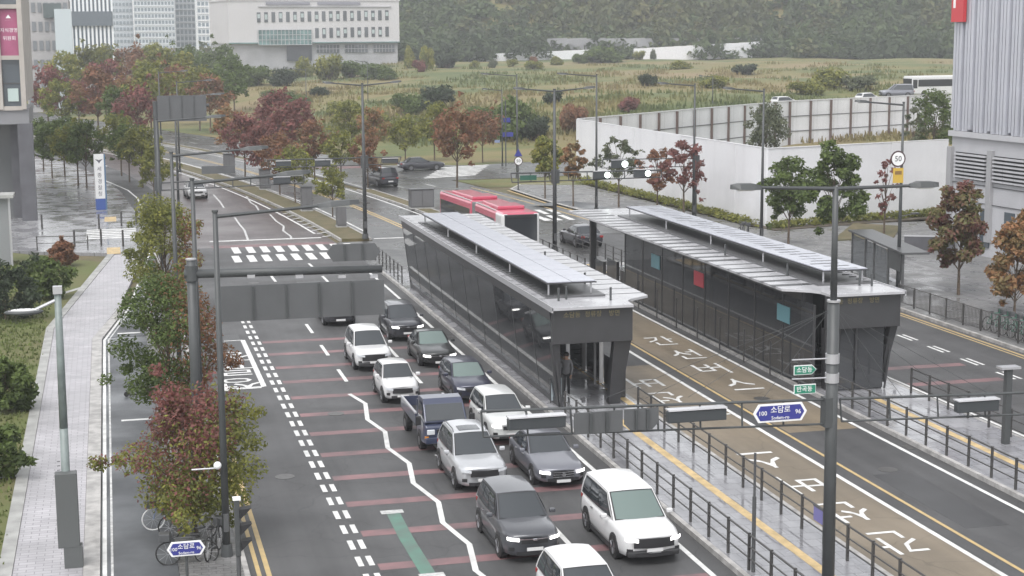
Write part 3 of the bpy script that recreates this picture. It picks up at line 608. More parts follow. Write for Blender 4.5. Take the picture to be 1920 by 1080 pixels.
def wall_run(name, label, p0, p1, h, th, pw, material, cat='wall', joint=None):
    p0 = Vector((*p0[:2], 0)); p1 = Vector((*p1[:2], 0)); L_ = (p1-p0).length; a = math.atan2(p1.y-p0.y, p1.x-p0.x); t_ = thing(name, label, cat, p0, a)
    n = max(1, round(L_/pw)); q = L_/n
    me = MB().box((q/2, 0, h/2), (q-.05, th, h)).mesh('panel'); me.materials.append(material)
    for i in range(n):
        o = bpy.data.objects.new('panel', me); COL.objects.link(o); o.parent = t_; o.location = (i*q, random.uniform(-.03, .03), random.uniform(-.03, .02))
    return t_, L_
c1, c2, c3 = (46, 156), (47.6, 111.2), (65.2, 116)
t_, L_ = wall_run('hoarding', 'long white site hoarding along the right sidewalk behind the saplings', c1, c2, 6.0, .1, 5.6, hoard, 'hoarding'); MB().box((L_/2, 0, 6.03), (L_, .16, .06)).build('cap_rail', hoard, t_)
t_, L_ = wall_run('hoarding', 'white site hoarding turned away behind the two green trees', c2, c3, 6.0, .1, 5.8, hoard, 'hoarding'); MB().box((L_/2, 0, 6.03), (L_, .16, .06)).build('cap_rail', hoard, t_)
fp = [(46.2, 156.3), (64.75, 172.6), (83.6, 188.7), (116, 203.5)]
for k in range(3):
    t_, L_ = wall_run('site_fence', ('pale panel fence with brown posts starting at the hoarding corner', 'pale panel fence with brown posts, middle stretch behind the hoarding', 'pale panel fence with brown posts below the parked white bus')[k], fp[k], fp[k+1], 6.0, .06, 4.1, panelm, 'fence')
    n = round(L_/4.1)
    for i in range(n+1 if k == 2 else n): MB().box((i*L_/n+.06, -.14, 3.0), (.26, .2, 5.9)).build('post', brownst, t_)
    for z in (2.2, 4.1): MB().box((L_/2, -.06, z), (L_, .06, .09)).build('rail', dsteel, t_)
    MB().box((L_/2, 0, 6.05), (L_, .18, .1)).build('cap_rail', panelm, t_)
# far white fence and grey wall under the hill
streaks(panelm, .2)
farw = mat('far_white_sheeting', (.62, .62, .64), .6)
def far_run(name, label, a, b, Y0, Y1, hpx0, hpx1, n, material, cat):
    A = PY(a[0], a[1], Y0); B = PY(b[0], b[1], Y1); t_ = thing(name, label, cat, A)
    for i in range(n):
        u0, u1 = i/n, (i+1)/n; p0 = A.lerp(B, u0)-A; p1 = A.lerp(B, u1-.01*(1-u1) if False else u1)-A; h = (hpx0+(hpx1-hpx0)*u0)*Y0/FPX*1.03
        d = (p1-p0); d.z = 0; nn = Vector((-d.y, d.x, 0)).normalized()*.15
        MB().add([p0-nn-Vector((0, 0, 2)), p1-nn-Vector((0, 0, 2)), p1+nn-Vector((0, 0, 2)), p0+nn-Vector((0, 0, 2)), p0-nn+Vector((0, 0, h)), p1-nn+Vector((0, 0, h)), p1+nn+Vector((0, 0, h)), p0+nn+Vector((0, 0, h))],
                 [(3, 2, 1, 0), (4, 5, 6, 7), (0, 1, 5, 4), (1, 2, 6, 5), (2, 3, 7, 6), (3, 0, 4, 7)]).build('panel', material, t_)
    return t_
far_run('far_fence', 'white sheet fence, left stretch at the foot of the wooded hill', (878, 119), (1106, 111), 480, 478, 16, 18, 9, farw, 'fence')
far_run('far_fence', 'white sheet fence, right stretch below the grey wall', (1188, 103), (1434, 95), 474, 470, 12, 18, 10, farw, 'fence')
far_run('retaining_wall', 'long grey retaining wall on the slope above the white fence', (1026, 103), (1460, 84), 486, 480, 30, 12, 12, mat('weathered_concrete', (.27, .27, .28), .8, var=.15, scale=.2), 'wall')
# ---- white office building behind the field
offw = mat('pale_office_cladding', (.5, .49, .5), .7, var=.05, scale=.05); winm = mat('office_window', (.09, .1, .11), .15, var=.3, scale=.1); wing = mat('office_blind', (.36, .42, .42), .4); greyst = mat('grey_stone', (.33, .33, .345), .7, var=.1, scale=.3); teal = mat('teal_glazing', (.12, .2, .2), .15, var=.35, scale=.25)
YO = 455.
A = PY(431, 125, YO); B = PY(750, 125, YO+6); k_ = FPX/YO/1.035
ang = math.atan2(B.y-A.y, B.x-A.x); W_ = (B-A).length; sc = W_/319.
t_ = thing('office_building', 'white office block with two rows of narrow windows behind the field', 'building', (A.x, A.y, A.z), ang)
def oz(py): return (125-py)*sc
def ox(px): return (px-431)*sc
MB().box((W_/2, 14, (oz(84)+oz(8))/2), (W_, 28, oz(8)-oz(84))).build('wall', offw, t_)
MB().box((W_/2, 14.6, oz(84)/2-2), (W_-.6, 27, oz(84)+4)).build('base_storey', greyst, t_)
MB().box((W_/2, 14, oz(6.5)), (W_+.5, 28.5, .5)).build('parapet', offw, t_)
MB().box((ox(610), -.2, oz(19)), (ox(735)-ox(486), .3, .25)).build('ledge', greyst, t_)
for cx_, n in ((540, 1), (635, 1)): MB().box((ox(cx_), -.2, oz(13)), (12.5, .3, .7)).build('letter_strip', mat('blurred_roof_lettering', (.22, .22, .26), .6), t_)
for r_, (y0, y1, i0) in enumerate(((27, 45, 0), (57, 75, 8))):
    for i in range(i0, 19):
        x = 486+i*13.33; y0_, y1_ = y0-(i-9)*.2, y1-(i-9)*.2
        f_ = MB().box((ox(x), -.02, (oz(y0_)+oz(y1_))/2), (ox(6.6)-ox(0), .25, oz(y0_)-oz(y1_))).build('window', winm, t_)
        if (i*7+r_*3) % 5 < 3: MB().box((ox(x), -.17, oz(y0_+7+(i % 3)*1.5)), (ox(5)-ox(0), .06, 1.1+.3*(i % 2))).build('blind', wing, f_)
g_ = MB().box(((ox(484)+ox(582))/2, -.1, (oz(60)+oz(87))/2), (ox(582)-ox(484), .5, oz(60)-oz(87))).build('curtain_wall', teal, t_)
for i in range(15): MB().box((ox(484+i*7), -.42, (oz(60)+oz(87))/2), (.14, .1, oz(60)-oz(87))).build('mullion', alum, g_)
for i in range(4): MB().box((ox(533), -.42, oz(60+i*9)), (ox(582)-ox(484), .1, .14)).build('transom', alum, g_)
MB().box((ox(560), .7, oz(102)), (ox(46)-ox(0), .6, oz(88)-oz(116))).build('entrance', mat('dark_entrance', (.06, .065, .075), .3), t_)
for x0, x1 in ((592, 636), (646, 690), (700, 742)):
    f_ = MB().box((ox((x0+x1)/2), .95, oz(95)), (ox(x1)-ox(x0), .4, oz(88)-oz(102))).build('window', winm, t_)
    for i in range(8): MB().box((ox(x0+(x1-x0)*i/7), .72, oz(95)), (.12, .1, oz(88)-oz(102))).build('mullion', greyst, f_)
    MB().box((ox((x0+x1)/2), .72, oz(95)), (ox(x1)-ox(x0), .1, .15)).build('transom', greyst, f_)
MB().box((W_/2, -.12, oz(83.5)), (W_+.2, .3, .3)).build('glass_ledge', teal, t_)
# small white vehicles parked before it
# ---- towers in the mist (upper left)
def tower(name, label, px0, px1, Y, z1, body, rows, cols, win, frame, depth=14, py0=95, xs=None):
    A = PY(px0, py0, Y); B = PY(px1, py0, Y); W2 = B.x-A.x; t_ = thing(name, label, 'building', (A.x, Y, 0)); H_ = z1
    MB().box((W2/2, depth/2, H_/2), (W2, depth, H_)).build('wall', body, t_)
    b = MB(); fr = MB(); dx = W2/cols; dz = H_/rows
    for r in range(rows):
        for c in range(cols):
            b.box((dx*(c+.5), -.02, dz*(r+.55)), (dx*.62, .3, dz*.5))
        if frame: fr.box((W2/2, -.25, dz*(r+.12)), (W2, .3, dz*.14))
    o = b.build('windows', win, t_); o['kind'] = 'stuff'
    if frame:
        for c in range(cols+1): fr.box((dx*c, -.22, H_/2), (dx*.12, .24, H_))
        o = fr.build('facade_frame', frame, t_); o['kind'] = 'stuff'
    return t_
apw = mat('apartment_white', (.66, .68, .7), .7); apg = mat('apartment_grey', (.42, .45, .48), .7); apwin = mat('apartment_window', (.2, .24, .27), .3)
tower('apartment_tower', 'pale apartment tower with a plain grey end beside the glass office', 212, 252, 640, 70, apg, 30, 6, apwin, None)
tower('apartment_tower', 'tall white apartment tower with bands of balcony windows', 254, 330, 620, 70, apw, 30, 12, apwin, apw)
tower('apartment_tower', 'blue grey apartment tower between two white towers', 324, 376, 660, 80, apg, 32, 7, apwin, apw)
tower('apartment_tower', 'white gridded apartment tower next to the white office block', 372, 424, 600, 70, apw, 28, 7, apwin, white)
tower('apartment_tower', 'far apartment tower peeking out behind the white office block', 418, 478, 700, 70, apw, 30, 8, apwin, apw)
gl = mat('glass_office', (.16, .2, .24), .15, var=.25, scale=.1)
t_ = tower('glass_office', 'grey glass office with vertical white fins above a dark band', 137, 213, 420, 40, gl, 12, 10, mat('glass_office_pane', (.11, .14, .17), .1), None, 20)
A = PY(137, 95, 420); W2 = PY(213, 95, 420).x-A.x
for i in range(11): MB().box((W2*i/10, -.3, 20), (.5, .5, 40)).build('fin', apw, t_)
MB().box((W2/2, -.7, PY(170, 35, 420).z), (W2*1.02, .8, 3.6)).build('dark_band', mat('dark_cladding', (.1, .12, .14), .5), t_)
t_ = tower('low_building', 'grey beige commercial block half hidden behind the banner building', 48, 132, 330, 22, mat('grey_render', (.33, .32, .32), .8, var=.15, scale=.08), 6, 7, mat('dull_window', (.16, .17, .18), .3), None, 20)
MB().box((PY(98, 20, 330).x-PY(48, 95, 330).x, -.4, PY(98, 20, 330).z), (3.4, .5, 2.8)).build('billboard', mat('dark_billboard', (.08, .1, .1), .5), t_)
MB().box((PY(120, 60, 330).x-PY(48, 95, 330).x, -1.5, 10), (3.2, 3, 20)).build('stair_tower', mat('pale_glass', (.45, .5, .52), .3), t_)
tower('low_building', 'misty low block closing the avenue behind the red trees', 60, 330, 520, 11, mat('brown_grey_render', (.28, .26, .25), .8, var=.2, scale=.05), 3, 24, mat('dull_window', (.16, .17, .18), .3), None, 20, 110)
# ---- banner building at the left edge
beige = mat('beige_stone', (.38, .35, .32), .7, var=.1, scale=.6); dark_st = mat('dark_grey_stone', (.085, .085, .095), .5, var=.15, scale=.8)
E_ = P(64, 414, .16); YB = E_.y; t_ = thing('banner_building', 'beige building with a dark stone corner pier and pink window banner', 'building', (E_.x, YB, .0))
def bx_(px): return PY(px, 300, YB).x-E_.x
def bz_(py): return PY(40, py, YB).z
xe = bx_(54)
MB().box((xe-9.1, 12.5, (bz_(200)+26)/2), (17.4, 24, 26-bz_(200))).build('wall', beige, t_)
for px0, px1 in ((46, 55), (0, 12), (-60, -40), (-110, -90)): MB().box(((bx_(px0)+bx_(px1))/2, .25, (bz_(205)+26)/2), (bx_(px1)-bx_(px0), .6, 26-bz_(205))).build('pier', beige, t_)
for py in (12, 108, 203): MB().box((xe-9, .28, bz_(py)), (17.5, .5, .32)).build('floor_band', beige, t_)
wn = mat('dark_blue_window', (.07, .085, .1), .08, spec=.8)
for (px0, px1, py0, py1) in ((13, 46, -30, 9), (13, 46, 112, 200), (-38, -2, -30, 9), (-38, -2, 15, 105), (-38, -2, 112, 200)):
    f_ = MB().box(((bx_(px0)+bx_(px1))/2, .42, (bz_(py0)+bz_(py1))/2), (bx_(px1)-bx_(px0), .1, bz_(py0)-bz_(py1))).build('window', wn, t_)
    MB().box(((bx_(px0)+bx_(px1))/2, .33, (bz_(py0)+bz_(py1))/2), (bx_(px1)-bx_(px0), .06, .08)).build('transom', dsteel, f_)
MB().box((bx_(31), .30, bz_(178)), (.8, .06, 1.0)).build('window_poster', mat('pale_poster', (.42, .5, .48), .5), t_)
bn = MB().box((bx_(29), .33, bz_(62)), (bx_(46)-bx_(13), .14, bz_(17)-bz_(107))).build('banner', mat('pink_banner', (.30, .075, .15), .5, var=.12, scale=.6), t_)
bn['label'] = 'pink banner with white lettering in the window bay'
for txt, py, sz in (('지식경영', 57, .36), ('위원회', 72, .36)): lettering(txt, sz, white, bn, (bx_(29.5), .255, bz_(py)))
MB().plate([(-.2, 0), (.2, 0), (0, .28)], (bx_(29.5), .25, bz_(34)), (1, 0, 0), (0, 0, 1), .008).build('emblem', white, bn)
lettering('· · · · ·', .2, white, bn, (bx_(29.5), .255, bz_(38)))
for px0, px1, py0, y_ in ((36, 64, 232, 0), (18, 34, 230, 2.5)): MB().box(((bx_(px0)+bx_(px1))/2, .6+y_, bz_(py0)/2), (bx_(px1)-bx_(px0), 1.2, bz_(py0))).build('corner_pier', dark_st, t_)
MB().box((bx_(0), 4, bz_(218)), (bx_(58)-bx_(-60), 7.6, bz_(203)-bz_(233))).build('soffit_band', mat('grey_metal_band', (.2, .2, .21), .5), t_)
MB().box((bx_(-40), 6.2, bz_(233)/2), (bx_(16)-bx_(-100), 6, bz_(234))).build('shop_front', mat('dim_shop_glass', (.12, .125, .13), .15, spec=.7), t_)
# glazed porch below it
t_ = thing('glass_porch', 'grey glazed porch with steel posts beside the lawn', 'porch', P(8, 500, .1))
for x in (-3.2, -1.9, -.6, .5): MB().box((x, 0, 2.2), (.12, .12, 4.4)).build('post', alum, t_)
for x in (-2.55, -1.25, -.05): MB().box((x, .03, 2.2), (1.14, .04, 4.2)).build('pane', glass('porch_glass%g' % x, (.3, .31, .32), .75), t_)
MB().box((-1.3, .6, 4.5), (4.2, 2.0, .2)).build('canopy', concrete, t_)
# ---- ribbed building at the right edge
silver = mat('silver_fin', (.52, .53, .58), .4, metal=.35, var=.05, scale=.3); lite = mat('light_grey_panel', (.42, .42, .44), .6, var=.06, scale=.5)
E_ = P(1778, 466, .15); Fq = P(1920, 497, .15); ang = math.atan2(Fq.y-E_.y, Fq.x-E_.x)
YR_ = E_.y; t_ = thing('ribbed_building', 'grey building with louvred car park storey and silver vertical fins', 'building', (E_.x, E_.y, .1), ang)
sc = E_.y/FPX*1.08
def rz_(py): return 14.5-(py-62)*E_.y*1.035/FPX
Lw = 22.
MB().box((Lw/2, 9, rz_(262)/2), (Lw, 18, rz_(262))).build('base_wall', lite, t_)
MB().box((Lw/2+.4, 9, (rz_(262)+24)/2+.05), (Lw-.8, 17, 24-rz_(262))).build('upper_wall', mat('upper_grey', (.13, .135, .15), .6), t_)
MB().box((Lw/2, -.02, rz_(264)), (Lw+.2, .5, .35)).build('sill_band', lite, t_)
for i in range(48):
    z0 = rz_(258)+(.0 if i % 5 else .15)
    MB().box((.12+i*.42, .1-(i % 3)*.06, (z0+24)/2), (.26, .5, 24-z0)).build('fin', silver, t_)
for z in (rz_(150), rz_(90), rz_(30), rz_(215)): MB().box((Lw/2, .32, z), (Lw, .1, .05)).build('seam', dsteel, t_)
for x0 in (.6, 4.9, 9.2):
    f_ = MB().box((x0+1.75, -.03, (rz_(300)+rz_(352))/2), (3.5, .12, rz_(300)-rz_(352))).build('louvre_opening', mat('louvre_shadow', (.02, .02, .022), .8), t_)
    for j in range(7):
        z = rz_(352)+(rz_(300)-rz_(352))*(j+.5)/7
        for k in range(3): MB().box((x0+.6+k*1.17, -.16, z), (1.12, .2, .11)).build('louvre_blade', lite, f_)
for x in (-.02, 4.5, 8.8): MB().box((x+.05, -.1, rz_(380)/2+2), (.5, .3, rz_(262)-2)).build('pilaster', mat('mid_grey_panel', (.3, .3, .31), .6), t_)
for z in (rz_(395), rz_(360)): MB().box((Lw/2, -.04, z), (Lw, .06, .04)).build('panel_joint', dsteel, t_)
for x0 in (2.3, 3.6, 6.2): 
    f_ = MB().box((x0+.5, -.04, 1.9), (1.0, .1, 2.5)).build('window', wn, t_); MB().box((x0+.5, -.11, 2.2), (1.0, .06, .08)).build('transom', alum, f_)
MB().box((.75, -.35, rz_(12)), (1.35, .25, 2.2)).build('red_sign', mat('red_sign', (.5, .05, .06), .4), t_)
MB().box((.45, -.5, rz_(3)), (.2, .06, 1.0)).build('sign_mark', white, t_)
# ================================================================ SHELTERS
roofm = mat('wet_pale_roof', (.46, .46, .48), .24, col2=(.36, .36, .375), scale=.7, rvar=.1, detail=8, spread=.2); panm = mat('bright_solar_panel', (.44, .45, .51), .16, var=.05, scale=.8); dark_f = mat('dark_shelter_frame', (.038, .038, .041), .4, var=.1, scale=1.)
shglass = glass('smoked_shelter_glass', (.06, .062, .067), .74); clglass = glass('clear_shelter_glass', (.2, .21, .22), .45)
olive_l = mat('olive_lettering', (.2, .17, .08), .5); tealp = mat('teal_poster', (.12, .26, .3), .4); louv = mat('roof_gutter', (.10, .10, .105), .4)
def shelter(label, x0, name_x, bus_side, sign, solid):
    """bus_side=+1: buses stop on the +x side.  local x across, y along the street, 0 at the near end"""
    t_ = thing('bus_shelter', label, 'bus shelter', (x0, 57.7, .15)); s = bus_side; Ln = 33.; 
    X = lambda v: v if s > 0 else 3.6-v            # v = 0 on the traffic side, 3.6 on the bus side
    def bxx(v0, v1, y0, y1, z0, z1, nm, m_, bev=0., par=None): 
        a, b = sorted((X(v0), X(v1))); return MB().box(((a+b)/2, (y0+y1)/2, (z0+z1)/2), (b-a, y1-y0, z1-z0)).build(nm, m_, par or t_, bevel=bev)
    # roof deck with notched, overhanging edge on the bus side
    poly = [(-.1, 0), (3.15, 0), (3.2, .9), (3.45, 1.3), (4.4, 2.0), (4.55, Ln-.2), (-.1, Ln)]; poly = [(X(a), b) for a, b in poly]
    rf = MB().prism(poly, 3.98, 4.08).build('roof', roofm, t_)
    for i in range(24): 
        y = 2.6+i*1.27; bxx(2.75, 4.5, y, y+(.05 if solid else .14+.3*random.random()), 4.082, 4.09, 'roof_seam', dark_f, par=rf)  # seams, widened to uneven dark strips on the far shelter
    for i in range(24):
        y = 2.2+i*1.27; bxx(-.08, .25, y, y+.05, 4.082, 4.09, 'roof_seam', dark_f, par=rf)
    bxx(.28, 2.7, 2.2, 29, 4.08, 4.16, 'gutter_deck', louv, par=rf)
    for i in range(40): bxx(.3, .62, 2.3+i*.66, 2.36+i*.66, 4.162, 4.19, 'gutter_slat', steel, par=rf)
    bxx(-.12, -.06, 0, Ln, 3.9, 4.12, 'edge_trim', alum)
    # raised canopy of solar modules on short posts
    pn = bxx(.35, 2.4, 2.4, 28.4, 4.62, 4.66, 'solar_frame', dark_f)
    v0, v1 = sorted((X(.38), X(1.37))); me = MB().box(((v0+v1)/2, 0, 4.685), (v1-v0-.02, 1.58, .03)).mesh('solar_module'); me.materials.append(panm)
    for i in range(16):
        for j in range(2):
            o = bpy.data.objects.new('solar_module', me); COL.objects.link(o); o.parent = pn; o.location = (j*1.0*(1 if s > 0 else -1), 3.25+i*1.62, random.uniform(0, .004))
    if not solid:
        for i in range(34):
            y = 2.6+i*.76; v = random.uniform(.5, 1.0); bxx(v, v+random.uniform(.9, 1.35), y, y+random.uniform(.04, .16), 4.706, 4.712, 'module_strip', louv, par=pn)  # dark strips of random width laid over the modules
    for y in (2.7, 9, 15.5, 22, 28.2):
        for v in (.5, 2.25): MB().tube((X(v), y, 4.08), (X(v), y, 4.63), .04).build('canopy_post', alum, t_)
    for y, v in ((1.2, 2.6), (1.6, .6), (1.9, 1.0), (5.2, 2.75), (12, 2.9)): MB().tube((X(v), y, 4.08), (X(v), y, 4.6), .045).build('vent_pipe', steel, t_)
    # leaning traffic-side wall of smoked glass panels in a dark frame
    def lean(y0, y1, z0, z1, nm, m_, th=.05, off=0.):
        def vx(z): return .42-.5*z/4.
        b = MB(); a0, a1 = vx(z0)+off, vx(z1)+off
        vs = [(X(a0), y0, z0), (X(a0), y1, z0), (X(a1), y1, z1), (X(a1), y0, z1)]; vs += [(X(a0+th), y0, z0), (X(a0+th), y1, z0), (X(a1+th), y1, z1), (X(a1+th), y0, z1)]
        fs = [(0, 1, 2, 3), (7, 6, 5, 4), (0, 4, 5, 1), (1, 5, 6, 2), (2, 6, 7, 3), (3, 7, 4, 0)]
        if s > 0: fs = [f[::-1] for f in fs]
        return b.add(vs, fs).build(nm, m_, t_)
    ys = [.55+i*3.18 for i in range(11)]; w0 = 1.9
    if solid:
        for i in range(10): lean(ys[i]+.05, ys[i+1]-.05, .25, 3.5, 'glass_panel', shglass)
        for y in ys: lean(y-.025, y+.025, .02, 3.98, 'mullion', dark_f, .07, -.008)
    else:
        for i in (0, 1, 2, 3, 4, 5, 6, 7): lean(ys[i]+.05, ys[i+1]-.05, .25, 3.5, 'glass_panel', shglass)
        for y in ys[:9]: lean(y-.025, y+.025, .02, 3.98, 'mullion', dark_f, .07, -.008)
        for y in (ys[9], ys[10]): lean(y-.22, y+.22, .02, 3.98, 'column', dark_f, .3)
    lean(.5, 32.4, 3.5, 3.95, 'head_panel', dark_f, .08, -.015); lean(.9, 32.4 if solid else 26.3, .02, .25, 'sill_panel', dark_f, .08, -.015)
    # bus-side wall: screen doors, posts
    for i in range(12):
        y = 2.1+i*2.5; hgt = (1.35, 1.7, 1.35)[i % 3]
        bxx(3.25, 3.31, y+.08, y+2.0, .15, hgt, 'screen_door', shglass if i % 3 else dark_f); bxx(3.2, 3.36, y-.02, y+.06, .02, hgt+.04, 'door_post', alum if i % 2 and solid else dark_f)
        bxx(3.1, 3.4, y+.1, y+1.9, .1, .14, 'door_sill', alum if solid else dark_f)
    if not solid:
        for i in range(8): bxx(3.42, 3.46, .9+i*3.05, .9+i*3.05+2.98, .05, 3.54, 'glass_panel', shglass)  # smoked panes added to give the dark interior above the screen doors
        for i in range(9): bxx(3.40, 3.48, .85+i*3.05, .93+i*3.05, .05, 3.54, 'mullion', dark_f)
        for y0, m1 in ((3.2, tealp), (19.5, tealp), (13.2, mat('red_poster', (.4, .05, .07), .5))): bxx(3.475, 3.50, y0, y0+1.3, 2.35, 3.05, 'wall_screen', m1)
        for i in range(10): bxx(3.9, 3.94, 1.2+i*2.9, 1.28+i*2.9, .0, 1.5, 'platform_post', dark_f)
    for y in (2.0, 12.3, 22.4, 31.9): bxx(3.1, 3.45, y-.17, y+.17, .02, 3.98, 'column', dark_f, .02)
    bxx(3.0, 3.5, 2, 32, 3.55, 3.97, 'head_beam', dark_f)
    # near portal and fascia
    bxx(-.02, 3.2, .25, .5, 2.62, 3.97, 'fascia', dark_f, .02)
    b = MB(); 
    for v0, v1, v2, v3 in ((.40, .52, .32, .0), (2.45, 2.9, 3.2, 2.5)):
        vs = [(X(v0), .9, .02), (X(v1), .9, .02), (X(v2), .4, 2.62), (X(v3), .4, 2.62), (X(v0), 1.25, .02), (X(v1), 1.25, .02), (X(v2), .75, 2.62), (X(v3), .75, 2.62)]
        MB().add(vs, [(0, 1, 2, 3), (7, 6, 5, 4), (0, 4, 5, 1), (1, 5, 6, 2), (2, 6, 7, 3), (3, 7, 4, 0)]).build('portal_column', dark_f, t_)
    bxx(1.72, 1.8, .5, .6, .9, 2.62, 'portal_bar', dark_f)
    (bxx(.5, 1.72, .62, .66, .05, 2.6, 'portal_pane', shglass), bxx(1.8, 2.6, .62, .66, .05, 2.6, 'portal_pane', shglass), bxx(1.0, 1.5, .68, .7, 1.0, 2.1, 'poster', mat('faded_poster', (.14, .15, .2), .5))) if not solid else None
    [lettering(w1, .25, olive_l, t_, (.75+.85*i, .24, 3.74), name='sign_lettering') for i, w1 in enumerate(sign.split())]
    # fittings inside
    bxx(1.0, 1.35, 6, 12, .45, .52, 'bench', alum); bxx(1.0, 1.35, 16, 21, .45, .52, 'bench', alum)
    for y in (11.0, 23.0): bxx(.25, .3, y, y+1.5, 1.9, 2.9, 'screen', tealp if not solid else dark_f)
    bxx(.55, .62, 14, 15.2, 1.6, 3.0, 'red_poster', mat('red_poster', (.4, .05, .07), .5)); bxx(.62, .66, 14.4, 14.8, 2.0, 2.5, 'poster_mark', mat('pink_mark', (.6, .35, .38), .5))
    bxx(1.2, 1.6, 24.5, 25.2, .02, 2.0, 'ticket_machine', steel, .02)
    return t_
shelter('dark glass bus shelter beside the queue of cars, solar panels on its roof', 16.15, 0, 1, '소담동  정류장  방면', True)
shelter('dark glass bus shelter beyond the busway, behind the tall pole with cables', 27.1, 0, -1, '소담동  정류장  방면', False)
# glass bus stop on the right sidewalk
q = P(1597, 512, .15); q2 = P(1693, 562, .15); a = math.atan2(q2.y-q.y, q2.x-q.x); L_ = (q2-q).length
t_ = thing('bus_stop_booth', 'open steel framed glass bus stop under the speed limit sign', 'bus stop', q, a)
for f_ in (0, .28, .45, .72, .98): MB().box((L_*f_, 0, 1.25), (.12, .12, 2.5)).build('post', dsteel, t_)
for f0, f1 in ((.01, .27), (.29, .44), (.46, .71)): MB().box((L_*(f0+f1)/2, .0, 1.3), (L_*(f1-f0)-.14, .03, 2.1)).build('pane', clglass, t_)
MB().box((L_/2, .55, 2.56), (L_*1.06, 1.5, .12)).build('roof', dsteel, t_, bevel=.02); MB().box((L_*.86, -.05, 1.95), (L_*.22, .1, 1.0)).build('route_board', steel, t_); MB().box((L_*.5, .55, .5), (L_*.4, .4, .06)).build('bench', alum, t_)
# ================================================================ RAILINGS
def railing(label, pts, sp=1.5, h=1.05, rails=(1.0, .66, .34), group='railings on the bus islands', name='railing', z=.15, pick=False):
    p0 = Vector((*pts[0], z)); t_ = thing(name, label, 'railing', p0, group=group)
    pm = MB().box((0, 0, h/2), (.07, .07, h)).mesh('post'); pm.materials.append(railm); fm = None
    for i in range(len(pts)-1):
        a = Vector((*pts[i], 0))-Vector((*pts[0], 0)); b_ = Vector((*pts[i+1], 0))-Vector((*pts[0], 0)); d = b_-a; n = max(1, round(d.length/sp)); an = math.atan2(d.y, d.x)
        for k in range(n+(1 if i == len(pts)-2 else 0)):
            q = a.lerp(b_, k/n); o = bpy.data.objects.new('post', pm); COL.objects.link(o); o.parent = t_; o.location = q; o.rotation_euler = (0, 0, an)
        for zz in rails: MB().tube(a+Vector((0, 0, zz)), b_+Vector((0, 0, zz)), .024 if zz < h-.1 else .03, n=6).build('rail', railm, t_)
        if pick:
            m = int(d.length/.13); q0 = a.lerp(b_, 0); bm = MB().box((0, 0, h*.5), (.02, .02, h*.82)).mesh('picket'); bm.materials.append(railm)
            for k in range(1, m):
                o = bpy.data.objects.new('picket', bm); COL.objects.link(o); o.parent = t_; o.location = a.lerp(b_, k/m); o.rotation_euler = (0, 0, an)
    return t_
railing('island railing between the car lanes and the near shelter platform', [(16.3, 34.3), (16.3, 56.8)])
railing('island railing between the near platform and the brown bus lane', [(19.2, 34.3), (19.2, 56.8)])
railing('island railing on the busway edge of the far platform', [(27.42, 38), (27.42, 56.8)])
railing('island railing on the outer edge of the far platform with a white top rail', [(30.9, 38), (30.9, 57.2)])
railing('island railing past the rear end of the near shelter on the car side', [(16.3, 91.4), (16.4, 101.5)], group='railings behind the shelters')
railing('island railing past the rear end of the near shelter on the bus side', [(19.4, 91.8), (19.4, 96.5)], group='railings behind the shelters')
railing('island railing past the rear end of the far shelter facing the busway', [(27.5, 91.5), (27.4, 104)], group='railings behind the shelters')
railing('island railing past the rear end of the far shelter facing the car lanes', [(30.9, 91.5), (30.6, 104)], group='railings behind the shelters')
railing('picket fence along the kerb of the right sidewalk', [(40.7, 77), (40.7, 52)], 1.7, 1.1, (1.05, .12), None, 'sidewalk_fence', .145, True)
railing('low fence along the kerb between bus stop and far corner', [(40.7, 110), (40.7, 80)], 2.0, .9, (.85, .4), None, 'sidewalk_fence', .145)
railing('thin cable railing between plaza and lawn', [tuple(P(70, 470, .16).xy), tuple(P(165, 468, .16).xy)], 2.2, 1.0, (.95, .5), None, 'plaza_railing', .16)
# posts on the plaza
blm = MB().tube((0, 0, 0), (0, 0, 1.15), .07, n=8).mesh('bollard'); blm.materials.append(railm)
for i, (px, py) in enumerate(((79, 430), (140, 462), (190, 460), (231, 462), (228, 424), (256, 420), (186, 430))):
    o = bpy.data.objects.new('bollard', blm); COL.objects.link(o); q = P(px, py, .165); o.location = q; tag(o, 'slim dark bollard at the small zebra crossing on the plaza', 'bollard', 'bollards on the plaza')
# ================================================================ POLES, SIGNS, SIGNALS
ledm = mat('lamp_lens', (.6, .6, .58), .3); signw = mat('sign_white', (.75, .75, .75), .4); blue = mat('sign_blue', (.035, .04, .22), .4); green = mat('sign_green', (.02, .19, .12), .4); yellow = mat('sign_yellow', (.5, .33, .05), .45)
lit = mat('lit_signal_lens', (.8, .85, .8), .3, emit=(.85, 1, .9, 2.5))
def lamp_head(t_, p, d, ln=1.25):
    """flat cobra head reaching along d from p"""
    d = Vector(d).normalized(); sd = Vector((-d.y, d.x, 0)); b = MB()
    prof = [(0, .05, .0), (.12, .1, .02), (.3, .17, .05), (.75, .18, .04), (1., .06, .01)]
    vs = []
    for t, wd, hh in prof:
        c = Vector(p)+d*ln*t; vs += [c-sd*wd+Vector((0, 0, -.05)), c+sd*wd+Vector((0, 0, -.05)), c+sd*wd*.6+Vector((0, 0, .05+hh)), c-sd*wd*.6+Vector((0, 0, .05+hh))]
    fs = [(3, 2, 1, 0)]
    for i in range(len(prof)-1):
        for k in range(4): fs.append((i*4+k, i*4+(k+1) % 4, i*4+4+(k+1) % 4, i*4+4+k))
    n = (len(prof)-1)*4; fs.append((n, n+1, n+2, n+3)); h = b.add(vs, fs).build('lamp_head', steel, t_, smooth=False)
    q = Vector(p)+d*ln*.52; MB().box((q.x, q.y, q.z-.065), (ln*.5 if abs(d.x) > .5 else .2, .2 if abs(d.x) > .5 else ln*.5, .03)).build('lens', ledm, h)
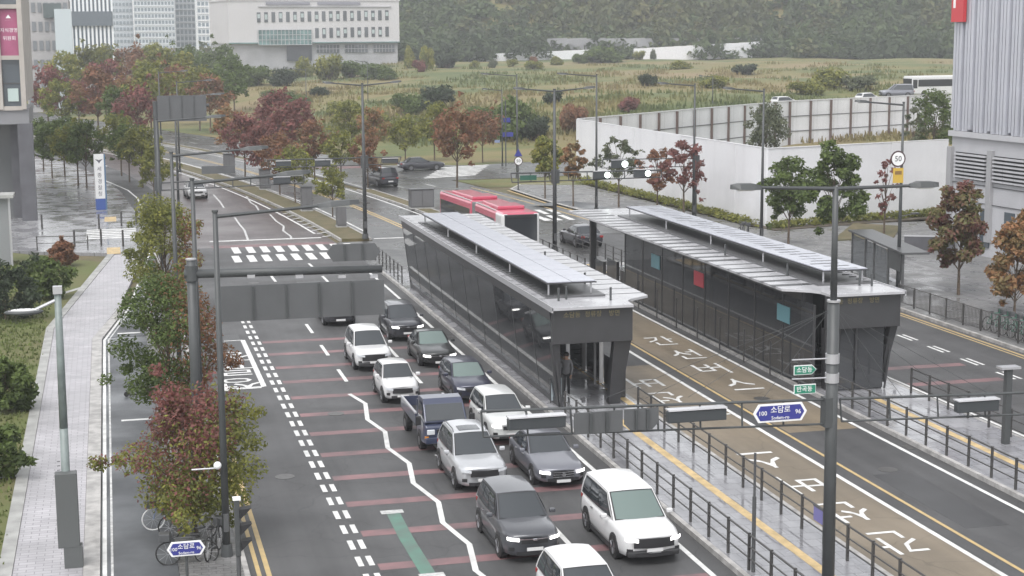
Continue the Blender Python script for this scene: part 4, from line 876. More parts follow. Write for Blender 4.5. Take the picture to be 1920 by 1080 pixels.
def street_lamp(label, base, h, arms, r0=.11, r1=.07, group=None, rise=.25, box=True):
    """arms: list of (dx, dy) vectors to the tip"""
    t_ = thing('street_lamp', label, 'street lamp', base, group=group)
    MB().tube((0, 0, 0), (0, 0, h), r0, r1, 12).build('pole', steel, t_, smooth=True); MB().tube((0, 0, 0), (0, 0, .35), r0*1.6, r0*1.4, 12).build('base_flange', steel, t_)
    MB().tube((0, 0, h), (0, 0, h+.06), r1*1.25, n=10).build('cap', steel, t_)
    if box: MB().box((0, -r0*1.3, 1.0), (r0*1.3, .1, .5)).build('hatch', dsteel, t_)
    for dx, dy in arms:
        d = Vector((dx, dy, 0)); tip = d+Vector((0, 0, h-.12+rise)); st = Vector((0, 0, h-.12)); mid = st.lerp(tip, .72)
        MB().path([st, mid], [.055, .042], 8).build('arm', steel, t_); lamp_head(t_, mid, tip-mid, d.length*.30)
    return t_
GLp = 'lamp posts along the left verge'
for px, py, zt, lab in ((403, 398, 9.8, 'grey lamp post with long arm in front of the thick gantry post'), (360, 337, 9.8, 'grey lamp post right behind the thick gantry post'), (321, 287, 9.8, 'grey lamp post among the leafy verge trees'), (293, 224, 9.8, 'slim lamp post by the far zebra crossing'), (327, 180, 9.8, 'lamp post rising beside the far grey gantry board'), (331, 153, 9.8, 'distant lamp post behind the far gantry board'), (297, 135, 9.8, 'distant lamp post among the autumn trees of the avenue')):
    q = P(px, py, zt); street_lamp(lab, (q.x, q.y, .12), zt-.12, [(3.9, .3)], group=GLp)
GRp = 'lamp posts along the right sidewalk'
for px, py, bx, by, lx, lab in ((969, 140, 970, 335, 3.6, 'single arm lamp post behind the blue street name signs'), (1117, 140, 1118, 397, 3.2, 'single arm lamp post beside the hoarding corner'), (1301, 158, 1300, 415, 2.9, 'single arm lamp post with thick lower shaft at the red sapling'), (1427, 168, 1427, 462, 2.8, 'single arm lamp post left of the two green trees'), (1685, 193, 1683, 550, 2.75, 'single arm lamp post carrying a speed limit sign')):
    q = P(bx, by, .15); zt = PY(px, py, q.y).z; street_lamp(lab, q, zt-.15, [(-lx, .2)], .12, .06, GRp)
for px, py, bx, by, lab in ((683, 157, 685, 447, 'double arm lamp post at the nose of the planted median'), (1040, 168, 1040, 472, 'double arm lamp post on the far shelter island')):
    q = P(bx, by, .15); zt = PY(px, py, q.y).z; street_lamp(lab, q, zt-.15, [(-2.75, 0), (2.75, 0)], .15, .08, 'double arm lamp posts')
for px, py, bx, by in ((575, 130, 575, 215), (1338, 146, 1336, 195), (942, 168, 942, 312), (692, 115, 690, 190)):
    q = ter_pt(bx, by) if by < 300 else P(bx, by, .1); zt = PY(px, py, q.y).z; street_lamp('slender distant lamp post standing before the dry field', q, max(4, zt-q.z), [(-2.2, 0)], .08, .05, 'distant lamp posts', box=False)
# ---- gantry helpers
def board(t_, x0, x1, z0, z1, y, nm='sign_board', ribs=4, m_=None, shape=None):
    w_, h_ = x1-x0, z1-z0
    if shape == 'hex': poly = [(0, h_*.5), (h_*.35, 0), (w_-h_*.35, 0), (w_, h_*.5), (w_-h_*.35, h_), (h_*.35, h_)]
    elif shape == 'round': poly = [(0, h_*.3), (h_*.3, 0), (w_-h_*.3, 0), (w_, h_*.3), (w_, h_), (0, h_)]
    else: poly = [(0, 0), (w_, 0), (w_, h_), (0, h_)]
    o = MB().plate(poly, (x0, y, z0), (1, 0, 0), (0, 0, 1), -.04 if False else .04).build(nm, m_ or dgrey, t_)
    for i in range(1, ribs): MB().box((x0+w_*i/ribs, y-.07, (z0+z1)/2), (.06, .06, h_*.94)).build('rib', steel, o)
    return o
def truss(t_, a, b, c, d, r=.045, n=6):
    """two rails a-b (upper) and c-d (lower) with uprights"""
    MB().tube(a, b, r, n=8).build('rail', steel, t_); MB().tube(c, d, r*.8, n=8).build('rail', steel, t_)
    for i in range(n+1): MB().tube(Vector(a).lerp(Vector(b), i/n), Vector(c).lerp(Vector(d), i/n), r*.7, n=6).build('upright', steel, t_)
def signal(t_, x0, x1, z0, z1, y, on=None, lens_r=None):
    h = MB().box(((x0+x1)/2, y, (z0+z1)/2), (x1-x0, .22, z1-z0)).build('signal_head', mat('signal_head_grey', (.045, .05, .055), .4), t_, bevel=.02)
    MB().box(((x0+x1)/2, y, z1+.04), (x1-x0, .3, .03)).build('visor', mat('pale_signal_top', (.5, .5, .52), .25), h)  # top slab paler and glossier than the head
    if on: MB().tube((on, y-.13, (z0+z1)/2), (on, y-.11, (z0+z1)/2), (z1-z0)*.42, n=14).build('lens', lit, h)
    return h
def name_sign(t_, px, py, w_, h_, Y, l, c, sub, r, m_=blue):
    q = PY(px, py, Y)-t_.location; o = MB().plate([(-w_/2, 0), (-w_/2+h_*.3, -h_/2), (w_/2-h_*.3, -h_/2), (w_/2, 0), (w_/2-h_*.3, h_/2), (-w_/2+h_*.3, h_/2)], q, (1, 0, 0), (0, 0, 1), .03).build('name_plate', signw, t_)
    i = .045*h_/.45; w2, h2 = w_-i*3.2, h_-i*2
    MB().plate([(-w2/2, 0), (-w2/2+h2*.3, -h2/2), (w2/2-h2*.3, -h2/2), (w2/2, 0), (w2/2-h2*.3, h2/2), (-w2/2+h2*.3, h2/2)], q+Vector((0, -.02, 0)), (1, 0, 0), (0, 0, 1), .018).build('face', m_, o)
    y = -.046
    lettering(c, h_*.42, signw, o, q+Vector((0, y, h_*.16))); lettering(sub, h_*.26, signw, o, q+Vector((0, y, -h_*.27)))
    lettering(l, h_*.34, signw, o, q+Vector((-w_*.33, y, 0))); lettering(r, h_*.34, signw, o, q+Vector((w_*.33, y, 0)))
    return o
# ---- tall foreground pole with truss arms, cables and signs
YF = 35.8; bq = Vector((PY(1553, 1085, YF).x, YF, .15)); top = PY(1567, 350, YF)
t_ = thing('signal_pole', 'tall grey pole with stay cables, signal truss and double lamp arms', 'signal pole', bq)
def LQ(px, py): return PY(px, py, YF)-bq
zc = LQ(1562, 566).z; tx = top.x-bq.x
MB().tube((0, 0, 0), (tx*.7, 0, zc), .16, .145, 16).build('lower_shaft', steel, t_, smooth=True); MB().tube((tx*.7, 0, zc), (tx, 0, top.z-.15), .085, .07, 12).build('upper_shaft', steel, t_, smooth=True)
MB().tube((tx*.7, 0, zc), (tx*.7, 0, zc+.05), .17, n=12).build('collar', alum, t_); MB().tube((0, 0, 0), (0, 0, .3), .3, .26, 14).build('base_flange', steel, t_)
for pxe in (1372, 1758):
    e = LQ(pxe, 351 if pxe < 1500 else 346); st = Vector((tx, 0, top.z-.2)); mid = st.lerp(e, .72); MB().path([st, mid], [.05, .038], 8).build('arm', steel, t_); lamp_head(t_, mid, e-mid, .78)
xl, xr_ = LQ(900, 772), LQ(2020, 730)
truss(t_, LQ(902, 771), LQ(1545, 749), LQ(906, 819), LQ(1545, 795), .035, 8); truss(t_, LQ(1575, 748), LQ(2020, 733), LQ(1578, 790), LQ(2020, 773), .035, 5)
MB().box((LQ(1550, 772).x, 0, LQ(1550, 772).z), (.2, .3, .75)).build('truss_clamp', steel, t_)
for x0, x1, y0, y1 in ((950, 1057, 804, 777), (1248, 1357, 791, 763), (1788, 1866, 772, 747)):
    a, b_ = LQ(x0, y0), LQ(x1, y1); signal(t_, a.x, b_.x, a.z, b_.z, -.1)
a, b_ = LQ(1074, 813), LQ(1165, 767); board(t_, a.x, b_.x, a.z, b_.z, -.08, ribs=3); a, b_ = LQ(1168, 806), LQ(1232, 762); board(t_, a.x, b_.x, a.z, b_.z, -.08, ribs=3, shape='round')
for px, py in ((1290, 745), (1210, 747), (1120, 752), (1430, 748), (1690, 742), (1780, 738), (1850, 736), (1640, 744)):
    MB().tube(Vector((tx*.7, 0, zc-.05-.012*abs(px-1560)/40)), LQ(px, py), .0055, n=5).build('stay_cable', steel, t_)
for py, txt, shp in ((693, '소담동', 1), (729, '반곡동', 0)):
    a, b_ = LQ(1485, py-18), LQ(1556, py-21); MB().tube(a, b_, .018, n=8).build('sign_arm', alum, t_); MB().tube((tx*.6, 0, b_.z-.12), (tx*.6, 0, b_.z+.12), .175, n=16).build('sign_band', alum, t_)
    c = LQ(1508, py); w_ = .58; h_ = .24
    poly = [(-w_/2, -h_/2), (w_/2-.1*shp, -h_/2), (w_/2+.02*shp, 0), (w_/2-.1*shp, h_/2), (-w_/2, h_/2)]; o = MB().plate(poly, c+Vector((0, -.02, 0)), (1, 0, 0), (0, 0, 1), .02).build('district_plate', signw, t_)
    MB().plate([(x*.95, z*.84) for x, z in poly], c+Vector((0, -.036, 0)), (1, 0, 0), (0, 0, 1), .014).build('face', green, o); lettering(txt, .155, signw, o, c+Vector((-.02, -.055, 0)))
name_sign(t_, 1462, 773, 1.42, .46, YF-.12, '100', '소담로', 'Sodam-ro', '96')
# thin post among the island railings
q = P(1412, 1072, .15); t_ = thing('island_post', 'thin dark post standing in the island railing below the blue name sign', 'post', q); MB().tube((0, 0, 0), (0, 0, 2.1), .055, n=10).build('lower_shaft', dsteel, t_); MB().tube((0, 0, 2.1), (0, 0, 3.3), .035, n=10).build('upper_shaft', dsteel, t_)
q = P(1885, 832, .15); t_ = thing('island_post', 'square grey post with flat cap on the far island', 'post', q); MB().box((0, 0, 1.35), (.22, .22, 2.7)).build('shaft', steel, t_); MB().box((0, 0, 2.75), (.75, .4, .08)).build('cap', alum, t_)
q = PY(1583, 985, 40.6); t_ = thing('rail_notice', 'small violet blue notice hung on the island railing', 'notice', (19.2, 40.6, 1.0)); MB().box((0, 0, -.1), (.05, .75, .42)).build('sheet', mat('violet_notice', (.16, .15, .36), .5), t_, bevel=.01); MB().box((0, 0, .13), (.07, .8, .06)).build('clip', dsteel, t_)
# ---- thick gantry on the left with grey sign backs
YG = 52.5; b0 = PY(358, 487, YG); t_ = thing('sign_gantry', 'thick grey cantilever gantry showing the backs of two sign boards', 'gantry', (b0.x, YG, .12))
def GQ(px, py): return PY(px, py, YG)-Vector((b0.x, YG, .12))
MB().tube((0, 0, 0), (0, 0, b0.z-.12), .17, .155, 16).build('post', steel, t_, smooth=True); MB().tube((0, 0, b0.z-.12), (0, 0, b0.z-.08), .175, n=14).build('cap', alum, t_)
MB().tube(GQ(345, 514), GQ(716, 504), .15, .13, 16).build('arm', steel, t_, smooth=True); MB().tube((0, 0, GQ(358, 512).z-.25), (0, 0, GQ(358, 512).z+.25), .21, n=14).build('flange', steel, t_)
a, c = GQ(412, 602), GQ(718, 522); board(t_, a.x, c.x, a.z, c.z, -.2, ribs=5); a, c = GQ(612, 490), GQ(712, 454); board(t_, a.x, c.x, a.z, c.z, -.12, ribs=3, shape='hex')
for px in (470, 560, 640, 700): MB().box((GQ(px, 517).x, -.1, GQ(px, 517).z), (.25, .2, .1)).build('bracket', alum, t_)
# far gantry board
YG2 = 128.; b0 = PY(290, 175, YG2); t_ = thing('sign_gantry', 'far grey gantry board among the avenue trees', 'gantry', (b0.x, YG2, .1))
def GQ(px, py): return PY(px, py, YG2)-Vector((b0.x, YG2, .1))
MB().tube((0, 0, 0), (0, 0, GQ(290, 190).z), .22, .2, 12).build('post', steel, t_); a, c = GQ(296, 228), GQ(386, 178); board(t_, a.x, c.x, a.z, c.z, -.1, ribs=4); MB().tube(GQ(290, 199), GQ(392, 197), .12, n=10).build('arm', steel, t_); MB().tube(GQ(290, 226), GQ(392, 220), .1, n=10).build('arm', steel, t_)
# ---- signal trusses at the crossing
def mast(label, Y, base_px, base_py, rails, sigs, boards=(), pole=True, r=.05, n=8, ptop=None):
    b0 = PY(base_px, base_py, Y); t_ = thing('signal_mast', label, 'traffic signal', (b0.x, Y, .1)); off = Vector((b0.x, Y, .1))
    K = lambda px, py: PY(px, py, Y)-off
    truss(t_, K(*rails[0]), K(*rails[1]), K(*rails[2]), K(*rails[3]), r, n)
    zt = max(K(*rails[0]).z, K(*rails[1]).z)
    if pole: MB().tube((0, 0, 0), (0, 0, zt+.4 if ptop is None else ptop), .13, .1, 12).build('post', steel, t_); MB().box((0, -.05, zt-.3), (.5, .35, .9)).build('clamp', steel, t_)
    for (x0, y0, x1, y1, on) in sigs:
        a, c = K(x0, y1), K(x1, y0); signal(t_, a.x, c.x, a.z, c.z, -.12, K(on, y0).x if on else None)
    for (x0, y0, x1, y1, m_) in boards:
        a, c = K(x0, y1), K(x1, y0); board(t_, a.x, c.x, a.z, c.z, -.12, ribs=1, m_=m_)
    return t_
mast('traffic signal truss hung on the double arm lamp post, two heads lit', 103.3, 1041, 470, ((958, 325), (1240, 319), (960, 342), (1240, 332)), ((1111, 321, 1143, 335, 1137), (1187, 318, 1219, 332, 1213)), ((974, 328, 1005, 338, mat('dark_green_sign', (.02, .09, .06), .4)),))
mast('traffic signal arm reaching from the sidewalk post over the far crossing', 118.5, 1303, 418, ((1130, 299), (1300, 297), (1128, 315), (1300, 312)), ((1145, 300, 1175, 315, 1170),), r=.04, n=5)
mast('unlit signal truss hung across the busway at the planted median', 114.0, 686, 447, ((502, 300), (752, 294), (504, 315), (748, 307)), ((517, 302, 545, 312, None), (590, 300, 619, 311, None), (716, 297, 746, 306, None)), r=.04, n=7)
mast('signal arm with one dark head reaching from the left verge', 108., 300, 440, ((300, 343), (570, 329), (300, 357), (570, 343)), ((512, 332, 544, 344, None),), ((378, 310, 440, 326, dgrey),), r=.05, n=8, ptop=7.5)
# ---- speed limit signs
def speed_sign(t_, off, R_, wh=signw):
    o = MB().tube(off, off+Vector((0, .03, 0)), R_, n=32).build('sign_disc', mat('sign_ring', (.05, .02, .025), .4), t_); MB().tube(off+Vector((0, -.012, 0)), off+Vector((0, .01, 0)), R_*.82, n=32).build('face', wh, o)
    lettering('50', R_*.95, black, o, off+Vector((0, -.022, 0)))
q = P(1683, 550, .15); ys = q.y-.14; c = PY(1684, 298, ys); t_ = thing('speed_sign', 'round speed limit 50 sign above a yellow plate on the lamp post', 'road sign', (c.x, ys, c.z)); speed_sign(t_, Vector((0, 0, 0)), .45)
d = PY(1684, 329, ys)-c; MB().box(d, (.62, .03, .82)).build('yellow_plate', yellow, t_); MB().box(d+Vector((0, -.02, .15)), (.4, .01, .2)).build('plate_text', mat('brown_print', (.2, .12, .04), .5), t_); MB().box(PY(1684, 349, ys)-c, (.5, .03, .14)).build('small_plate', alum, t_)
t_ = thing('camera_arm', 'short arm with a small floodlight on the speed sign post', 'floodlight', q+Vector((0, 0, PY(1684, 405, q.y).z-.15))); MB().tube((.1, -.05, 0), (.75, -.1, .1), .03, n=6).build('arm', dsteel, t_); MB().box((.85, -.1, .13), (.45, .2, .08)).build('head', dsteel, t_)
q = P(972, 356, .15); ys = q.y; c = PY(972, 302, ys); t_ = thing('speed_sign', 'round speed limit 50 sign on a post at the far street corner', 'road sign', q); MB().tube((0, .05, 0), (0, .05, c.z+1.4), .06, n=8).build('post', steel, t_); speed_sign(t_, Vector((c.x-q.x, 0, c.z-q.z)), .42)
zz = PY(973, 287, ys).z-q.z; MB().plate([(-.4, -.3), (.4, -.3), (0, .4)], (0, -.0, zz), (1, 0, 0), (0, 0, 1), .03).build('triangle_sign', blue, t_)
q = P(942, 312, .1); t_ = thing('name_sign_post', 'post with three small blue street name plates before the field', 'street sign', q+Vector((.35, -.2, 0))); MB().tube((0, 0, 0), (0, 0, PY(942, 190, q.y).z), .07, n=8).build('post', steel, t_)
for px, py, w_, h_, m_ in ((950, 225, .75, .5, blue), (952, 252, 1.2, .5, blue), (932, 265, .6, .3, mat('pale_blue_plate', (.2, .24, .36), .5))):
    c = PY(px, py, q.y)-t_.location; o = MB().box(c+Vector((0, -.1, 0)), (w_, .04, h_)).build('name_plate', m_, t_)
# left: pylon of the police agency
q = P(189, 393, .165); t_ = thing('pylon_sign', 'white pylon sign with vertical lettering and blue foot on the plaza', 'sign', q, .12); pz = PY(187, 289, q.y).z-.165; pw = .78
MB().box((0, 0, (.95+pz)/2), (pw, .5, pz-.95)).build('panel', signw, t_); MB().box((0, 0, .475), (pw, .5, .94)).build('foot', mat('pylon_blue', (.05, .1, .32), .4), t_); MB().box((pw/2+.07, 0, pz/2), (.12, .48, pz)).build('side_panel', mat('pylon_side_blue', (.09, .16, .26), .4), t_)
for i, ch in enumerate('세종경찰청'): lettering(ch, .42, mat('pylon_letter_grey', (.1, .1, .12), .5), t_, (0, -.256, pz-1.25-i*.52))
MB().plate([(-.32, .1), (-.1, .06), (0, .0), (.1, .06), (.32, .1), (.12, -.08), (0, -.26), (-.12, -.08)], (0, -.252, pz-.5), (1, 0, 0), (0, 0, 1), .006).build('emblem', mat('pylon_letter_grey', (.1, .1, .12), .5), t_)
# left lamp with oval head and control cabinets
q = P(131, 1058, .13); zt = PY(108, 549, q.y).z; t_ = thing('park_lamp', 'green grey lamp post with oval head beside the paved walkway', 'street lamp', q)
pm = mat('green_grey_steel', (.16, .19, .185), .45, var=.15, scale=3); xt = PY(108, 549, q.y).x-q.x
MB().path([(0, 0, 0), (xt*.5, 0, zt*.5), (xt, 0, zt-.13)], [.13, .115, .095], 12).build('pole', pm, t_, smooth=True); MB().box((xt, 0, zt-.05), (.24, .24, .2)).build('cap', alum, t_)
e = PY(45, 585, q.y)-q; a0 = Vector((xt, 0, zt-.3)); MB().tube(a0, e+Vector((.3, 0, .05)), .045, n=8).build('arm', alum, t_)
h = MB(); h.ball(e, .52, 18, 8, .16); hd = h.build('lamp_head', steel, t_, smooth=True); hd.scale = (1, .55, 1); hd.location.y = e.y*(1-.55)
MB().ball((e.x, e.y/.55*.55, e.z+.03), .44, 18, 8, .12).build('top_shell', signw, t_, smooth=True).scale = (1, .55, 1)
for z0, z1, w_, d_, nm in ((PY(128, 1020, q.y).z, PY(124, 882, q.y).z, .58, .36, 'control_cabinet'), (.12, .75, .5, .34, 'control_cabinet')):
    MB().box((.02+(.1 if z0 < .2 else 0), -.2, (z0+z1)/2-.13), (w_, d_, z1-z0)).build(nm, mat('cabinet_grey', (.085, .09, .09), .5), t_, bevel=.015)
for i in range(4): MB().tube((-.12, -.1, 2.6+i*.12), (-.2, -.12, 2.6+i*.12), .012, n=5).build('bolt', dsteel, t_)
# signal seen side-on at the bottom left, name plate, camera dome
q = Vector((PY(446, 1010, 40.).x, 40., .12)); t_ = thing('kerb_signal', 'side-on traffic signal with three hoods at the left kerb', 'traffic signal', q); zt = PY(445, 936, 40.).z-.12
MB().box((0, 0, zt-.75), (.14, .16, 1.5)).build('signal_head', steel, t_, bevel=.02); MB().tube((0, 0, 0), (0, 0, zt-1.2), .06, n=10).build('post', dsteel, t_); MB().box((0, 0, zt+.02), (.2, .2, .06)).build('cap', signw, t_)
for i in range(3): MB().add([(.07, -.14, zt-.25-i*.42), (.07, .14, zt-.25-i*.42), (.07, .14, zt-.5-i*.42), (.07, -.14, zt-.5-i*.42), (.36, -.14, zt-.22-i*.42), (.36, .14, zt-.22-i*.42)], [(0, 1, 2, 3), (0, 4, 5, 1), (4, 3, 2, 5), (0, 3, 4), (1, 5, 2)]).build('hood', black, t_)
YN = 35.; c = PY(349, 1028, YN); t_ = thing('name_sign_post', 'blue street name plate on a low post beside the bicycles', 'street sign', (c.x, YN+.05, .06)); MB().tube((0, 0, 0), (0, 0, c.z-.1), .035, n=8).build('post', steel, t_); name_sign(t_, 349, 1028, .84, .33, YN, '100', '소담로', 'Sodam-ro', '96')
q = P(403, 398, 9.8); c = PY(408, 868, q.y); t_ = thing('dome_camera', 'white dome camera on a bracket of the tall lamp post', 'camera', (c.x-.02, q.y-.15, c.z)); MB().ball((0, -.12, 0), .11, 12, 8).build('dome', signw, t_, smooth=True); MB().tube((-.7, .05, -.12), (.0, .05, -.12), .025, n=6).build('bracket', alum, t_); MB().tube((0, -.05, -.1), (0, .12, -.12), .03, n=6).build('stem', alum, t_)
# roadside cabinets on the medians
def cabinet(label, px, py, w_, d_, h_, rz=0.):
    q = P(px, py, .14); t_ = thing('utility_cabinet', label, 'cabinet', q, rz, 'utility cabinets on the medians'); MB().box((0, 0, h_/2+.1), (w_, d_, h_)).build('body', mat('cabinet_dark', (.09, .09, .095), .5), t_, bevel=.03); MB().box((0, 0, .05), (w_+.1, d_+.1, .1)).build('plinth', concrete, t_)
    for s in (-1, 1): MB().box((s*w_*.24, -d_/2-.012, h_/2+.1), (w_*.44, .02, h_*.86)).build('door', mat('cabinet_door', (.12, .12, .125), .5), t_)
    MB().box((0, 0, h_+.13), (w_+.12, d_+.12, .05)).build('roof', dsteel, t_)
cabinet('dark utility cabinet between the stakes at the median nose', 640, 425, .7, .9, 1.7); cabinet('utility cabinet farther back on the planted median', 575, 395, .9, .9, 1.9); cabinet('wide low cabinet on the median beside the right lanes', 790, 390, 2.0, 1.1, 1.5); cabinet('distant utility cabinet by the avenue kerb', 497, 355, 1.0, .9, 1.8); cabinet('grey utility cabinet by the far left trees', 430, 318, 1.2, .9, 1.6)
# low wall by the forecourt
a, b_ = P(1695, 468, .15), P(1790, 470, .15); t_ = thing('low_wall', 'dark low wall at the forecourt entrance near the ribbed building', 'wall', a); v = b_-a; MB().box((v.x/2, v.y/2, .45), (v.length, .35, .9), math.atan2(v.y, v.x)).build('wall', dark_st, t_); MB().box((v.x/2, v.y/2, .93), (v.length+.06, .42, .06), math.atan2(v.y, v.x)).build('coping', greyst, t_)
# ================================================================ VEHICLES
def paint(name, c, metal=.3): return mat('paint_'+name, c, .28, metal=metal, coat=.7)
plate_m = mat('number_plate', (.6, .6, .6), .5); rimm = mat('alloy_rim', (.2, .2, .21), .3, metal=.8); chrome = mat('chrome', (.6, .6, .62), .15, metal=.9); tail = mat('tail_lamp', (.25, .02, .02), .2); darkpl = mat('dark_bumper_plastic', (.03, .03, .032), .55)
def interp(xs, ys, x): return float(np.interp(x, xs, ys))
def smoothf(xs, ys, x):
    return (interp(xs, ys, x-.09)+interp(xs, ys, x)*2+interp(xs, ys, x+.09))/4
def car(label, front, L_, W, H_, kind, pm, rz=-math.pi/2, lights=False, glassm=None, trim=False, rails=False, group=None, grille='bar', cat='car', name='car', grille_m=None, roofm_=None):
    """front = ground point under the middle of the front bumper; local +x is forward"""
    CS = .9 if rz == -math.pi/2 else 1.
    if rz == -math.pi/2: front = (front[0], front[1]-.35)
    t_ = thing(name, label, cat, (front[0]-math.cos(rz)*L_/2*CS, front[1]-math.sin(rz)*L_/2*CS, 0), rz, group); t_.scale = (CS, CS, CS); gm = glassm or carglass; hl = L_/2; hw = W/2
    K = dict(suv=(1.06, 1.06, .96, .20, .0, -.455, -.385, 1.0), sedan=(.94, .93, .78, .155, -.04, -.37, -.225, .95), hatch=(1.0, 1.0, .87, .205, .01, -.455, -.36, .98), van=(1.08, 1.08, .97, .235, .035, -.465, -.42, 1.04))[kind]
    belt, cowl, nose, xcow, xrf, xrb, xrr, tailz = K; sH = H_/(1.65 if kind in ('suv',) else 1.45 if kind == 'sedan' else 1.5 if kind == 'hatch' else 1.74)
    belt *= sH**.5; cowl *= sH**.5; nose *= sH**.5; tailz *= sH**.5
    zx = [-hl, -hl+.10, -hl*.86, L_*xrb, L_*xcow, hl-.45, hl-.12, hl]; zz = [tailz*.82, tailz*.95, tailz, belt, cowl, nose+.05, nose+.0, nose-.07]
    bx = [-hl, -hl+.15, -hl+.7, hl-.7, hl-.15, hl]; bz = [.42, .30, .22, .2, .24, .30]
    wx = [-hl, -hl+.12, -hl+.5, -hl*.3, hl*.4, hl-.5, hl-.15, hl]; ww = [.80, .91, .975, 1., 1., .975, .91, .80]
    def dfm(x, y):
        k = max(0, (abs(x)-(hl-.75))/.75); return x-math.copysign(.2*(y/hw)**2*k, x)
    b = MB(); n = 30; rows = []
    for i in range(n+1):
        u = i/n; x = -hl+L_*(u+.035*math.sin(2*math.pi*u)*-1); zt = smoothf(zx, zz, x); zb = interp(bx, bz, x); w_ = smoothf(wx, ww, x)*hw
        half = [(0, zb), (.80*w_, zb), (.95*w_, zb+.07), (.995*w_, zb+.3*(zt-zb)), (1.0*w_, zb+.55*(zt-zb)), (.975*w_, zb+.80*(zt-zb)), (.92*w_, zt-.055), (.82*w_, zt-.005), (.5*w_, zt+.025), (0, zt+.035)]
        pts = half+[(-y, z) for y, z in half[-2:0:-1]]; rows.append([(dfm(x, y), y, z) for y, z in pts])
    for dx, sc_ in ((.035, .93), (.055, .80)):       # rounded nose and tail
        r0 = [p for p in rows[-1]] if dx == .035 else base1; r9 = [p for p in rows[0]] if dx == .035 else base0
        if dx == .035: base1, base0 = r0, r9
        z1 = sum(p[2] for p in base1)/len(base1); z0 = sum(p[2] for p in base0)/len(base0)
        rows.append([(p[0]+dx, p[1]*sc_, z1+(p[2]-z1)*sc_) for p in base1]); rows.insert(0, [(p[0]-dx, p[1]*sc_, z0+(p[2]-z0)*sc_) for p in base0])
    n = len(rows)-1; m = len(rows[0]); vs = [p for r in rows for p in r]; fs = []
    for i in range(n):
        for j in range(m): fs.append((i*m+j, i*m+(j+1) % m, (i+1)*m+(j+1) % m, (i+1)*m+j))
    fs.append(tuple(range(m-1, -1, -1))); fs.append(tuple(n*m+j for j in range(m)))
    b.add(vs, fs); body = b.build('body', pm, t_, smooth=True)
    # cabin
    wb, wt = hw*.93, hw*(.70 if kind != 'van' else .75); zr = H_
    xc, xf, xb, xr = L_*xcow, L_*xrf, L_*xrb, L_*xrr; zc = cowl-.03; zbk = belt-.06
    def lerp(a, c, t): return a+(c-a)*t
    def wsf(u, v): s = 2*u-1; x = lerp(xc+.16*(1-s*s), xf+.10*(1-s*s), v); return (x, s*lerp(wb*.95, wt, v), lerp(zc, zr-.035, v)+.05*(1-s*s)*v)
    def rof(u, v): s = 2*u-1; x = lerp(xf+.10*(1-s*s), xr-.05*(1-s*s), v); return (x, s*wt, zr-.035+.05*(1-s*s)+.02*math.sin(math.pi*v)*1.2-(.05*v if kind in('sedan','hatch') else .0))
    def ref(u, v): s = 2*u-1; x = lerp(xr-.05*(1-s*s), xb-.10*(1-s*s), v); return (x, s*lerp(wt, wb*.95, v), lerp(zr-.035-(.05 if kind in('sedan','hatch') else 0), zbk, v)+.05*(1-s*s)*(1-v))
    def sid(sgn):
        def f(u, v):
            z0 = lerp(zc, zbk, u); z1 = zr-.035-(.05*u if kind in('sedan','hatch') else 0); x = lerp(lerp(xc, xb, u), lerp(xf, xr, u), v); y = lerp(lerp(wb*.95, wb, math.sin(math.pi*u)), wt, v)+.03*math.sin(math.pi*v); return (x, sgn*y, lerp(z0, z1, v)+.02*math.sin(math.pi*u)*v)
        return f
    cb = MB(); cb.grid(wsf, 8, 5); cb.grid(rof, 8, 8); cb.grid(ref, 8, 5); cb.grid(sid(1), 10, 5, True); cb.grid(sid(-1), 10, 5)
    cb.build('cabin', pm, t_, smooth=True)
    def pane(nm, fn, u0, u1, v0, v1, off, m_, nu=8, nv=4, par=None):
        off = Vector(off); g = lambda u, v: Vector(fn(lerp(u0, u1, u), lerp(v0, v1, v)))+off
        return MB().grid(g, nu, nv).build(nm, m_, par or t_, smooth=True)
    pane('windshield_seal', wsf, .025, .975, .015, .97, (.006, 0, .006), black)
    pane('windshield', wsf, .05, .95, .06, .93, (.012, 0, .012), gm); pane('rear_window', ref, .09, .91, .08, .62 if kind != 'sedan' else .9, (-.014, 0, .012), carglass)
    for sg in (1, -1):
        f = sid(sg); o = (0, sg*.014, .004)
        pane('window_seal', f, .045, .955, .07, .91, (0, sg*.006, .002), black, 8, 3)
        for u0, u1 in ((.06, .355), (.37, .66), (.675, .94)): pane('side_window', f, u0, u1, .10, .88, o, carglass, 4, 3)
        MB().box((xc*.72, sg*(hw+.10), belt+.08), (.12, .2, .14)).build('mirror', pm, t_, bevel=.035)
        for hx in (xc*.2, -L_*.16): MB().box((hx, sg*(hw*.985), belt-.15), (.2, .04, .03)).build('door_handle', chrome, t_)
        MB().box((0, sg*hw*.93, .25), (L_*.5, .1, .14)).build('sill', darkpl, t_)
    if trim:
        for x_ in (hl-.04, -hl+.04): MB().box((x_-math.copysign(.12, x_), 0, .38), (.34, W*.84, .2)).build('bumper_trim', darkpl, t_, bevel=.06)
    if rails:
        for sg in (1, -1): MB().path([(xf-.1, sg*wt*.94, zr+.0), (xf-.3, sg*wt*.94, zr+.07), (xr+.3, sg*wt*.94, zr+.07), (xr+.1, sg*wt*.94, zr-.0)], .022, 6).build('roof_rail', rimm, t_)
        MB().grid(lambda u, v: Vector(rof(.2+.6*u, .1+.35*v))+Vector((0, 0, .012)), 4, 4, False).build('sunroof', carglass, t_)
    # wheels with dark arches
    r = .33 if kind in ('sedan', 'hatch') else .36
